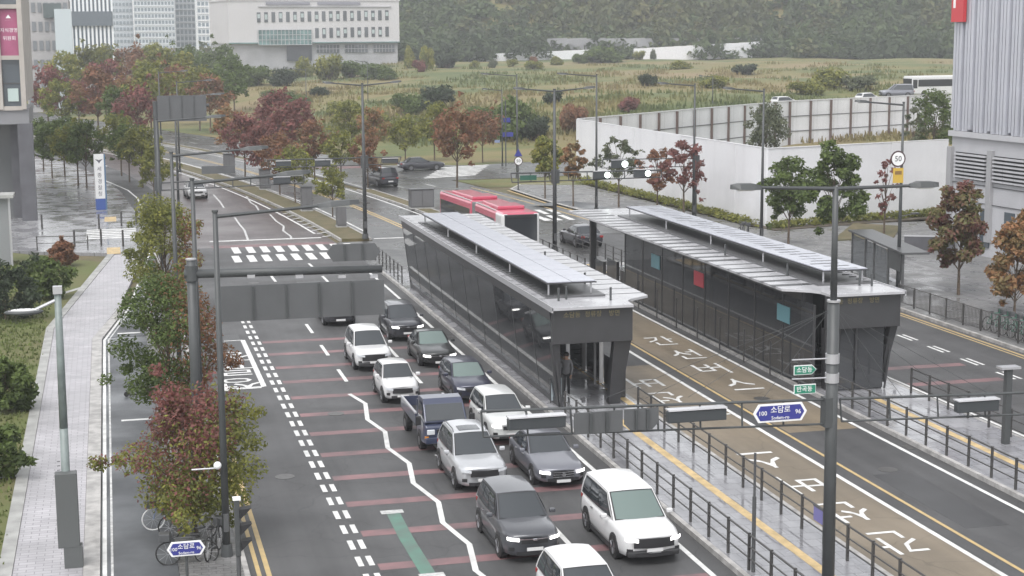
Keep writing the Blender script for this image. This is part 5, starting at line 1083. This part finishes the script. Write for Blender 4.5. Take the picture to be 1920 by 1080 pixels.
    for x in (L_*.295, -L_*.28):
        for sg in (1, -1):
            MB().tube((x, sg*(hw-.22), r+.02), (x, sg*(hw*1.0+.002), r+.02), r+.065, n=24).build('wheel_arch', black, t_)
            wl = MB().tube((x, sg*(hw-.2), r), (x, sg*(hw+.012), r), r, n=24).build('wheel', rubber, t_); MB().tube((x, sg*(hw-.02), r), (x, sg*(hw+.02), r), r*.64, n=18).build('rim', rimm, wl)
            for k in range(5):
                a = k*1.2566; MB().tube((x, sg*(hw+.022), r), (x+math.cos(a)*r*.6, sg*(hw+.022), r+math.sin(a)*r*.6), .03, n=5).build('spoke', rimm, wl)
    # face
    def fpatch(nm, y0, y1, z0, z1, m_, off=.085, ny=12, par=None, zs=0.):
        def g(u, v):
            y = lerp(y0, y1, u); z = lerp(z0, z1, v)+zs*abs(y); zt_ = nose-.12; w1 = smoothf(wx, ww, hl)*hw
            xx = hl-.2*(y/hw)**2-(max(0, abs(y)-w1)/max(.01, hw-w1))*.16-max(0, z-zt_)*.35
            return (xx+off, y, z)
        return MB().grid(g, ny, 2).build(nm, m_, par or t_)
    gmn = nose-.30; gmat = grille_m or black
    if grille == 'wide': fpatch('grille', -hw*.55, hw*.55, nose-.36, nose-.14, gmat)
    elif grille == 'big': g_ = fpatch('grille', -hw*.66, hw*.66, nose-.40, nose-.10, gmat)
    elif grille == 'slats':
        g_ = fpatch('grille', -hw*.42, hw*.42, nose-.36, nose-.10, gmat)
        for k in range(3): fpatch('grille_bar', -hw*.42, hw*.42, nose-.33+k*.085, nose-.30+k*.085, chrome, .1, par=g_)
        MB().tube((hl+.085, 0, nose-.23), (hl+.125, 0, nose-.23), .07, n=16).build('emblem', chrome, g_)
    else:
        g_ = fpatch('grille', -hw*.45, hw*.45, nose-.30, nose-.16, gmat); fpatch('grille_bar', -hw*.8, hw*.8, nose-.17, nose-.135, chrome, .095, par=g_); MB().box((hl+.1, 0, nose-.17), (.03, .13, .08)).build('emblem', chrome, g_, bevel=.02)
    fpatch('lower_intake', -hw*.62, hw*.62, .30, .42, black); fpatch('number_plate', -.26, .26, nose-.52, nose-.41, plate_m, .105, 1)
    for sg in (1, -1):
        fpatch('headlight', sg*hw*.52, sg*hw*.90, nose-.27, nose-.17, lampon if lights else lampoff, .095, 8, zs=.10); fpatch('fog_recess', sg*hw*.68, sg*hw*.86, .44, .56, black)
        MB().box((-hl+.09, sg*hw*.72, tailz-.16), (.12, .26, .16)).build('tail_lamp', tail, t_, bevel=.04)
    MB().box((-hl-.0, 0, .62), (.05, .5, .13)).build('rear_plate', plate_m, t_)
    MB().box((xc*1.0+.13, 0, zc+.015), (.1, W*.7, .02)).build('wiper_cowl', black, t_)
    return t_
GQc = 'cars queuing towards the crossing in front'
wh = paint('white', (.58, .58, .585), 0); dk = paint('charcoal', (.045, .046, .055)); dkg = paint('dark_green_black', (.032, .034, .034)); nav = paint('dark_navy', (.045, .048, .075)); slv = paint('silver', (.52, .53, .55), .5); gry = paint('slate_grey', (.17, .175, .20), .4); drk2 = paint('graphite', (.075, .078, .088)); wh2 = paint('pearl_white', (.56, .57, .565), 0)
def fr(px, py): q = P(px, py); return (q.x, q.y)
def at(x, py_y): return (x, py_y)
car('dark hatchback half hidden behind the big grey sign board', (10.95, 79.5), 4.4, 1.8, 1.5, 'hatch', dk, group=GQc)
car('charcoal suv with lit headlights at the rear of the queue by the shelter', (13.5, 74.6), 4.6, 1.88, 1.66, 'suv', dk, lights=True, group=GQc)
car('white suv with a broad black grille, first white car of the queue', (10.85, 68.2), 4.65, 1.87, 1.66, 'suv', wh, group=GQc, grille='big', trim=True)
car('black sedan with green tinted windshield and lit headlights', (13.75, 68.2), 4.6, 1.82, 1.45, 'sedan', dkg, lights=True, glassm=greenglass, group=GQc)
car('small white hatchback behind the blue truck', (10.9, 61.7), 3.7, 1.66, 1.52, 'hatch', wh, group=GQc, grille='wide')
car('dark navy compact car with pale windshield ahead of the black sedan', (13.7, 61.0), 4.4, 1.8, 1.5, 'hatch', nav, glassm=greenglass, group=GQc)
car('off white suv partly hidden behind the signal truss', (13.55, 54.3), 4.5, 1.84, 1.62, 'suv', wh2, lights=True, group=GQc)
car('silver suv with roof rails and sunroof in front of the blue truck', (11.2, 48.7), 4.6, 1.88, 1.72, 'suv', slv, rails=True, group=GQc, grille='wide')
car('slate grey sedan with chrome slatted grille and round emblem', (13.75, 48.5), 4.9, 1.86, 1.47, 'sedan', gry, lights=True, group=GQc, grille='slats')
car('graphite suv with lit headlights beside the white minivan', (10.95, 41.6), 4.65, 1.86, 1.67, 'suv', drk2, lights=True, group=GQc)
car('white minivan with dark grille next to the island railing', (14.1, 40.6), 5.1, 1.98, 1.78, 'van', wh, lights=True, glassm=greenglass, group=GQc, grille='big', trim=True)
car('white suv with black side windows leading the queue', (11.0, 34.9), 4.6, 1.88, 1.66, 'suv', wh, group=GQc, trim=True)
car('white car driving along the avenue behind the lamp posts', fr(372, 374), 4.5, 1.8, 1.5, 'hatch', wh, rz=-math.pi/2+.06)
car('dark suv waiting at the far junction beside the median', (25.2, 157), 5.0, 2.0, 1.9, 'suv', dk, rz=math.pi/2+.2, group='cars at the far junction')
car('dark sedan turning across the far junction', (35.4, 172), 5.1, 1.87, 1.45, 'sedan', dk, rz=.15, group='cars at the far junction')
car('charcoal sedan driving away between bus and far shelter', (31.6, 109.0), 4.9, 1.87, 1.46, 'sedan', dk, rz=math.pi/2+.05)
# parked behind the fence
def parked(label, px, py, Y, L_, W, H_, kind, pm, rz, **k):
    q = PY(px, py, Y); t_ = car(label, (q.x, q.y), L_, W, H_, kind, pm, rz=rz, **k); t_.location.z = q.z-H_; return t_
parked('white car showing only its roof above the fence', 1497, 180, 215, 4.6, 1.85, 1.6, 'suv', wh, .25); parked('small white car roof above the fence next to the grey van', 1650, 173, 212, 4.2, 1.8, 1.6, 'hatch', wh, .25)
parked('grey van parked nose left beside the white bus behind the fence', 1650, 158, 216, 5.0, 1.95, 1.95, 'van', gry, math.pi-.2)
# ---- blue one-ton truck
tb_ = paint('truck_blue', (.042, .05, .088), .1)
q = (11.05, 53.6); t_ = thing('pickup_truck', 'blue cab-over pickup truck with open cargo bed in the queue', 'truck', (q[0], q[1]+2.35, 0), -math.pi/2, GQc); t_.scale = (.94, .94, .94); W = 1.74; hw = W/2
def loft(secs, name, m_, bev=0., smooth=False):
    """secs: list of (x, halfwidth, z0, z1)"""
    b = MB(); 
    for x, h_, z0, z1 in secs: b.v += [(x, -h_, z0), (x, h_, z0), (x, h_*.95, z1), (x, -h_*.95, z1)]
    n = len(secs); b.f.append((3, 2, 1, 0)); b.f.append(tuple(4*(n-1)+k for k in range(4)))
    for i in range(n-1):
        for k in range(4): b.f.append((i*4+k, i*4+(k+1) % 4, i*4+4+(k+1) % 4, i*4+4+k))
    return b.build(name, m_, t_, bevel=bev, smooth=smooth)
loft([(.95, hw*.97, .55, 1.18), (1.1, hw, .42, 1.2), (2.2, hw, .38, 1.16), (2.45, hw*.95, .4, 1.05), (2.5, hw*.9, .45, .98)], 'cab_lower', tb_, .06)
loft([(.95, hw*.93, 1.18, 1.9), (1.15, hw*.93, 1.18, 1.95), (1.75, hw*.90, 1.18, 1.94), (1.95, hw*.93, 1.17, 1.78), (2.4, hw*.95, 1.14, 1.2)], 'cab_upper', tb_, .05)
MB().add([(1.99, -hw*.80, 1.77), (1.99, hw*.80, 1.77), (2.41, hw*.85, 1.24), (2.41, -hw*.85, 1.24)], [(3, 2, 1, 0)]).build('windshield', carglass, t_)
for sg in (1, -1):
    MB().add([(1.2, sg*hw*.955, 1.25), (2.2, sg*hw*.97, 1.25), (1.85, sg*hw*.925, 1.75), (1.2, sg*hw*.925, 1.78)], [(0, 1, 2, 3) if sg < 0 else (3, 2, 1, 0)]).build('side_window', carglass, t_)
    MB().box((2.3, sg*(hw+.16), 1.25), (.1, .2, .34)).build('mirror', black, t_, bevel=.03); MB().box((2.5, sg*hw*.68, .82), (.08, .3, .2)).build('headlight', lampoff, t_, bevel=.03); MB().box((2.47, sg*hw*.86, .62), (.08, .14, .1)).build('indicator', mat('amber_lens', (.5, .2, .03), .3), t_)
MB().box((2.52, 0, .5), (.12, W*.94, .24)).build('bumper', tb_, t_, bevel=.04); MB().box((2.505, 0, .86), (.05, W*.42, .12)).build('grille', black, t_, bevel=.02); MB().box((2.54, 0, .9), (.03, .2, .06)).build('emblem', chrome, t_, bevel=.015); MB().box((2.59, 0, .5), (.02, .5, .11)).build('number_plate', plate_m, t_)
MB().box((-.75, 0, .72), (3.1, W*.96, .1)).build('bed_floor', darkpl, t_)
for sg in (1, -1): MB().box((-.75, sg*(W*.48), .95), (3.1, .06, .42)).build('side_board', tb_, t_, bevel=.01); MB().box((-.75, sg*(W*.48), 1.18), (3.1, .09, .05)).build('board_rail', alum, t_)
MB().box((-2.3, 0, .95), (.06, W*.94, .42)).build('tail_board', tb_, t_); MB().box((.84, 0, 1.25), (.06, W*.92, 1.0)).build('head_guard', tb_, t_); MB().box((-.7, 0, .5), (3.0, .6, .16)).build('chassis', black, t_)
for x, n_ in ((1.6, 0), (-1.35, 1)):
    for sg in (1, -1):
        wl = MB().tube((x, sg*(hw-.24), .31), (x, sg*(hw+.01), .31), .31, n=20).build('wheel', rubber, t_); MB().tube((x, sg*(hw-.05), .31), (x, sg*(hw+.015), .31), .17, n=14).build('rim', rimm, wl)
        MB().tube((x, sg*(hw-.2), .36), (x, sg*(hw+.003), .36), .39, n=20).build('wheel_arch', black, t_)
# ---- red articulated bus (driving away) and white coach on the bank
redp = paint('bus_red', (.46, .07, .12), .0); bglass = mat('bus_glass', (.03, .033, .038), .07, spec=.7)
def bus_section(t_, y0, y1, x0, x1, yaw, W, zb, zt, paint_, name, pivot):
    return None
rear = P(977, 397, 3.4); t_ = thing('articulated_bus', 'long red articulated bus with white corners and big dark rear window', 'bus', (25.25, 98.2, 0), .02)
W = 2.5
def bbox(x0, x1, y0, y1, z0, z1, nm, m_, bev=0., par=None, M_=None):
    o = MB().box(((x0+x1)/2, (y0+y1)/2, (z0+z1)/2), (x1-x0, y1-y0, z1-z0)).build(nm, m_, par or t_, bevel=bev)
    if M_ is not None: o.matrix_local = M_
    return o
M2 = Matrix.Translation((0, 7.6, 0)) @ Matrix.Rotation(.05, 4, 'Z')
bbox(-W/2, W/2, 0, 7.2, .45, 3.3, 'rear_body', redp, .18); bbox(-W/2, W/2, .5, 8.6, .45, 3.3, 'front_body', redp, .18, M_=M2)
bbox(-W/2+.1, W/2-.1, 7.1, 8.2, .5, 3.2, 'bellows', mat('bellows_grey', (.12, .12, .125), .8), .05)
for k in range(6): bbox(-W/2+.04, W/2-.04, 7.2+k*.16, 7.26+k*.16, .5, 3.26, 'bellows_fold', mat('bellows_fold_grey', (.2, .2, .2), .8))
bbox(-W*.44, W*.44, -.03, .06, 1.45, 3.2, 'rear_window', bglass, .08); bbox(-W/2-.012, -W/2+.5, -.02, 1.7, .5, 3.28, 'corner_panel', wh, .17); bbox(W/2-.5, W/2+.012, -.02, 1.7, .5, 3.28, 'corner_panel', wh, .17); bbox(-W*.46, W*.46, -.04, .1, .5, 1.4, 'rear_panel', wh, .05)
bbox(-.9, .9, -.06, .0, 3.0, 3.18, 'destination_box', black)
for M_, y0, y1 in ((None, 1.9, 7.0), (M2, .9, 8.3)):
    for sg in (1, -1):
        x = sg*W/2; bbox(min(x, x-sg*.03)-.006*(sg < 0), max(x, x-sg*.03)+.006*(sg > 0), y0, y1, 1.45, 2.75, 'side_window', bglass, 0, None, M_)
    bbox(-W*.36, W*.36, y0+.4, y0+2.6, 3.3, 3.52, 'roof_unit', redp, .06, None, M_); bbox(-W*.3, W*.3, y0+3.0, min(y1, y0+6), 3.3, 3.45, 'roof_unit', redp, .05, None, M_)
    bbox(-W/2+.05, -W/2+.14, y0, y1, 3.29, 3.34, 'gutter', wh, 0, None, M_)
for M_, ys in ((None, (2.6, 5.6)), (M2, (2.4, 7.2))):
    for y in ys:
        for sg in (1, -1):
            o = MB().tube((sg*(W/2-.3), y, .48), (sg*(W/2+.01), y, .48), .48, n=20).build('wheel', rubber, t_); 
            if M_ is not None: o.matrix_local = M_
for sg in (1, -1): bbox(sg*1.0-.1, sg*1.0+.1, -.06, .02, .8, 1.3, 'tail_lamp', tail, .03)
q = PY(1702, 143, 222); t_ = thing('coach', 'white coach with dark windows parked behind the fence end', 'bus', (q.x, q.y, q.z-3.1), .12); Lb = 11.
bbox(0, Lb, -1.2, 1.2, .4, 3.05, 'body', wh, .15); bbox(1.1, Lb-.4, -1.22, -1.15, 1.55, 2.6, 'side_window', bglass); bbox(-.03, .05, -1.1, 1.1, 1.3, 2.75, 'windshield', bglass, .05); bbox(.15, .95, -1.22, -1.15, 1.3, 2.6, 'front_side_window', bglass)
bbox(.1, Lb-.2, -1.1, 1.1, 3.05, 3.12, 'roof_edge', signw)
for x in (2.2, 8.3): MB().tube((x, -1.22, .5), (x, -.9, .5), .5, n=18).build('wheel', rubber, t_)
# ================================================================ BICYCLES, PERSON, SCOOTER
def bicycle(label, p, rz, frame, tyre, tilt=0., group=None):
    t_ = thing('bicycle', label, 'bicycle', p, rz, group); t_.rotation_euler = (tilt, 0, rz); R_ = .33
    for x in (-.52, .52):
        b = MB(); n = 22
        for i in range(n):
            a0, a1 = 2*math.pi*i/n, 2*math.pi*(i+1)/n; b.tube((x+math.cos(a0)*R_, 0, R_+math.sin(a0)*R_), (x+math.cos(a1)*R_, 0, R_+math.sin(a1)*R_), .022, n=6, cap=False)
        wl = b.build('wheel', tyre, t_); s = MB()
        for i in range(10): a0 = math.pi*2*i/10; s.tube((x, 0, R_), (x+math.cos(a0)*R_, 0, R_+math.sin(a0)*R_), .004, n=4)
        s.build('spokes', alum, wl)
    for a, c in (((-.52, 0, R_), (-.1, 0, .28)), ((-.1, 0, .28), (-.22, 0, .8)), ((-.22, 0, .78), (.36, 0, .76)), ((-.1, 0, .28), (.38, 0, .66)), ((-.52, 0, R_), (-.2, 0, .7)), ((.52, 0, R_), (.36, 0, .95))): MB().tube(a, c, .024, n=7).build('frame_tube', frame, t_)
    MB().box((-.24, 0, .86), (.26, .14, .06)).build('saddle', black, t_, bevel=.02); MB().path([(.28, -.28, 1.0), (.36, 0, .97), (.28, .28, 1.0)], .016, 6).build('handlebar', dsteel, t_); MB().box((.6, 0, .82), (.3, .32, .22)).build('basket', dsteel, t_, bevel=.02)
    MB().tube((-.1, -.05, .28), (-.1, .05, .28), .09, n=12).build('chainring', dsteel, t_)
    for s_ in (-1, 1): MB().box((-.1+s_*.12, s_*.12, .28), (.1, .1, .02)).build('pedal', black, t_)
    return t_
wt_ = mat('pale_tyre', (.6, .6, .6), .5)
bicycle('bicycle with a pale front wheel parked under the red topped street tree', P(322, 990, .06), math.pi+.1, mat('bike_blue_grey', (.2, .24, .34), .4), wt_)
bicycle('dark bicycle lying against the others below the street tree', P(352, 1010, .06), math.pi-.25, dsteel, rubber, .12)
bicycle('dark bicycle parked behind the blue street name plate', P(352, 1058, .06), math.pi-.1, dsteel, rubber); bicycle('dark bicycle parked nearest the kerb signal at the lamp post', P(402, 1040, .12), 1.2, dsteel, rubber)
for i in range(6): q = P(1800+i*17, 620+i*5, .15); bicycle('rental bicycle standing in the row behind the picket fence', (41.6, q.y, .15), .35, mat('bike_green', (.05, .14, .1), .4), rubber, 0., 'bicycles behind the picket fence')
for i, (px, py) in enumerate(((1390, 442), (1402, 444))): bicycle('bicycle on the sidewalk before the long hoarding', P(px, py, .15), .9+.2*i, dsteel, rubber, 0., 'bicycles by the hoarding')
q = P(255, 742, .06); t_ = thing('kick_scooter', 'dark kick scooter lying on the cycle path under the tree', 'scooter', q, .15)
MB().box((.1, 0, .07), (.9, .16, .05)).build('deck', black, t_, bevel=.02); MB().tube((.5, 0, .08), (.9, .6, .12), .025, n=7).build('stem', black, t_); MB().tube((.8, .75, .12), (1.0, .45, .12), .02, n=6).build('handlebar', black, t_)
for x in (-.38, .55): MB().tube((x, -.03, .1), (x, .03, .1), .1, n=14).build('wheel', rubber, t_)
# person waiting inside the near shelter
def person(label, p, rz, top_m, leg_m, hair_m, skin):
    t_ = thing('person', label, 'person', p, rz)
    J = dict(pel=(0, 0, .95), sp=(0, 0, 1.18), ch=(0, 0, 1.38), nk=(0, 0, 1.5), hd=(0, .015, 1.62), hd2=(0, .02, 1.72), ls=(-.19, 0, 1.42), le=(-.25, .03, 1.14), lw=(-.23, .12, .92), lh=(-.22, .15, .84), rs=(.19, 0, 1.42), re=(.25, .03, 1.14), rw=(.23, .12, .92), rh=(.22, .15, .84), lk=(-.1, .03, .5), la=(-.1, 0, .09), lt=(-.11, .15, .04), lhp=(-.09, 0, .9), rk=(.1, .03, .5), ra=(.1, 0, .09), rt=(.11, .15, .04), rhp=(.09, 0, .9))
    R_ = dict(pel=.15, sp=.14, ch=.16, nk=.06, hd=.095, hd2=.085, ls=.075, le=.055, lw=.04, lh=.045, rs=.075, re=.055, rw=.04, rh=.045, lk=.075, la=.05, lt=.04, lhp=.105, rk=.075, ra=.05, rt=.04, rhp=.105)
    E_ = [('pel', 'sp'), ('sp', 'ch'), ('ch', 'nk'), ('nk', 'hd'), ('hd', 'hd2'), ('ch', 'ls'), ('ls', 'le'), ('le', 'lw'), ('lw', 'lh'), ('ch', 'rs'), ('rs', 're'), ('re', 'rw'), ('rw', 'rh'), ('pel', 'lhp'), ('lhp', 'lk'), ('lk', 'la'), ('la', 'lt'), ('pel', 'rhp'), ('rhp', 'rk'), ('rk', 'ra'), ('ra', 'rt')]
    ks = list(J); me = bpy.data.meshes.new('body'); me.from_pydata([J[k] for k in ks], [(ks.index(a), ks.index(c)) for a, c in E_], []); o = bpy.data.objects.new('body', me); COL.objects.link(o)
    sk = o.modifiers.new('skin', 'SKIN'); 
    for k, v in zip(ks, me.skin_vertices[0].data): v.radius = (R_[k], R_[k]*.8 if k in ('pel', 'sp', 'ch') else R_[k]); v.use_root = k == 'pel'
    sb = o.modifiers.new('sub', 'SUBSURF'); sb.levels = 1; sb.render_levels = 1
    m2 = bpy.data.meshes.new_from_object(o.evaluated_get(bpy.context.evaluated_depsgraph_get())); bpy.data.objects.remove(o); ob = bpy.data.objects.new('body', m2); COL.objects.link(ob); ob.parent = t_
    m2.materials.clear()
    for m_ in (leg_m, top_m, skin, black): m2.materials.append(m_)
    for f in m2.polygons:
        c = f.center; f.use_smooth = True; f.material_index = 3 if c.z < .1 else 0 if c.z < .93 and abs(c.x) < .19 else 2 if (c.z > 1.5 or c.z < .9) else 1
    MB().ball((0, -.005, 1.69), .112, 14, 8, 1.05).build('hair', hair_m, t_, smooth=True)
    for s_ in (-1, 1):
        for i in range(4): MB().path([(s_*.22+.018*(i-1.5), .16, .83), (s_*.22+.018*(i-1.5), .18, .78), (s_*.22+.016*(i-1.5), .17, .75)], [.009, .008, .006], 6).build('finger', skin, t_)
        MB().path([(s_*.20, .15, .85), (s_*.18, .19, .81)], [.01, .008], 6).build('thumb', skin, t_); MB().ball((s_*.04, .105, 1.645), .012, 8, 6).build('eye', black, t_); MB().ball((s_*.1, .01, 1.63), .025, 8, 6).build('ear', skin, t_)
    MB().ball((0, .115, 1.61), .018, 8, 6, 1.4).build('nose', skin, t_)
skin = mat('skin', (.45, .28, .2), .5); q = P(1062, 742, .15)
person('person in a grey jacket and dark trousers waiting inside the near shelter', q, 2.6, mat('grey_jacket', (.2, .2, .21), .8), mat('dark_trousers', (.03, .03, .035), .8), mat('black_hair', (.015, .013, .012), .6), skin)
q = P(1043, 755, .15); t_ = thing('notice_stand', 'small pale notice stand at the near shelter entrance', 'notice', q); MB().box((0, 0, .55), (.42, .05, .9)).build('board', mat('pale_blue_board', (.4, .46, .5), .4), t_); MB().box((.26, 0, .55), (.05, .07, 1.1)).build('post', dsteel, t_); MB().box((-.24, 0, .5), (.04, .06, 1.0)).build('post', dsteel, t_)
# ================================================================ HAZE
hz = MB().box((250, 560, 48), (1560, 1250, 100)).build('haze', MT.setdefault('haze', bpy.data.materials.new('haze'))); hm = MT['haze']; hm.use_nodes = True; t = hm.node_tree
for n_ in list(t.nodes):
    if n_.type == 'BSDF_PRINCIPLED': t.nodes.remove(n_)
pv = t.nodes.new('ShaderNodeVolumePrincipled'); pv.inputs['Color'].default_value = (.9, .92, .95, 1); pv.inputs['Density'].default_value = .00045; pv.inputs['Anisotropy'].default_value = .1
t.links.new(pv.outputs[0], [n_ for n_ in t.nodes if n_.type == 'OUTPUT_MATERIAL'][0].inputs['Volume']); hz['kind'] = 'stuff'; hz['label'] = 'thin pale rain mist hanging over the whole scene'; hz['category'] = 'haze'
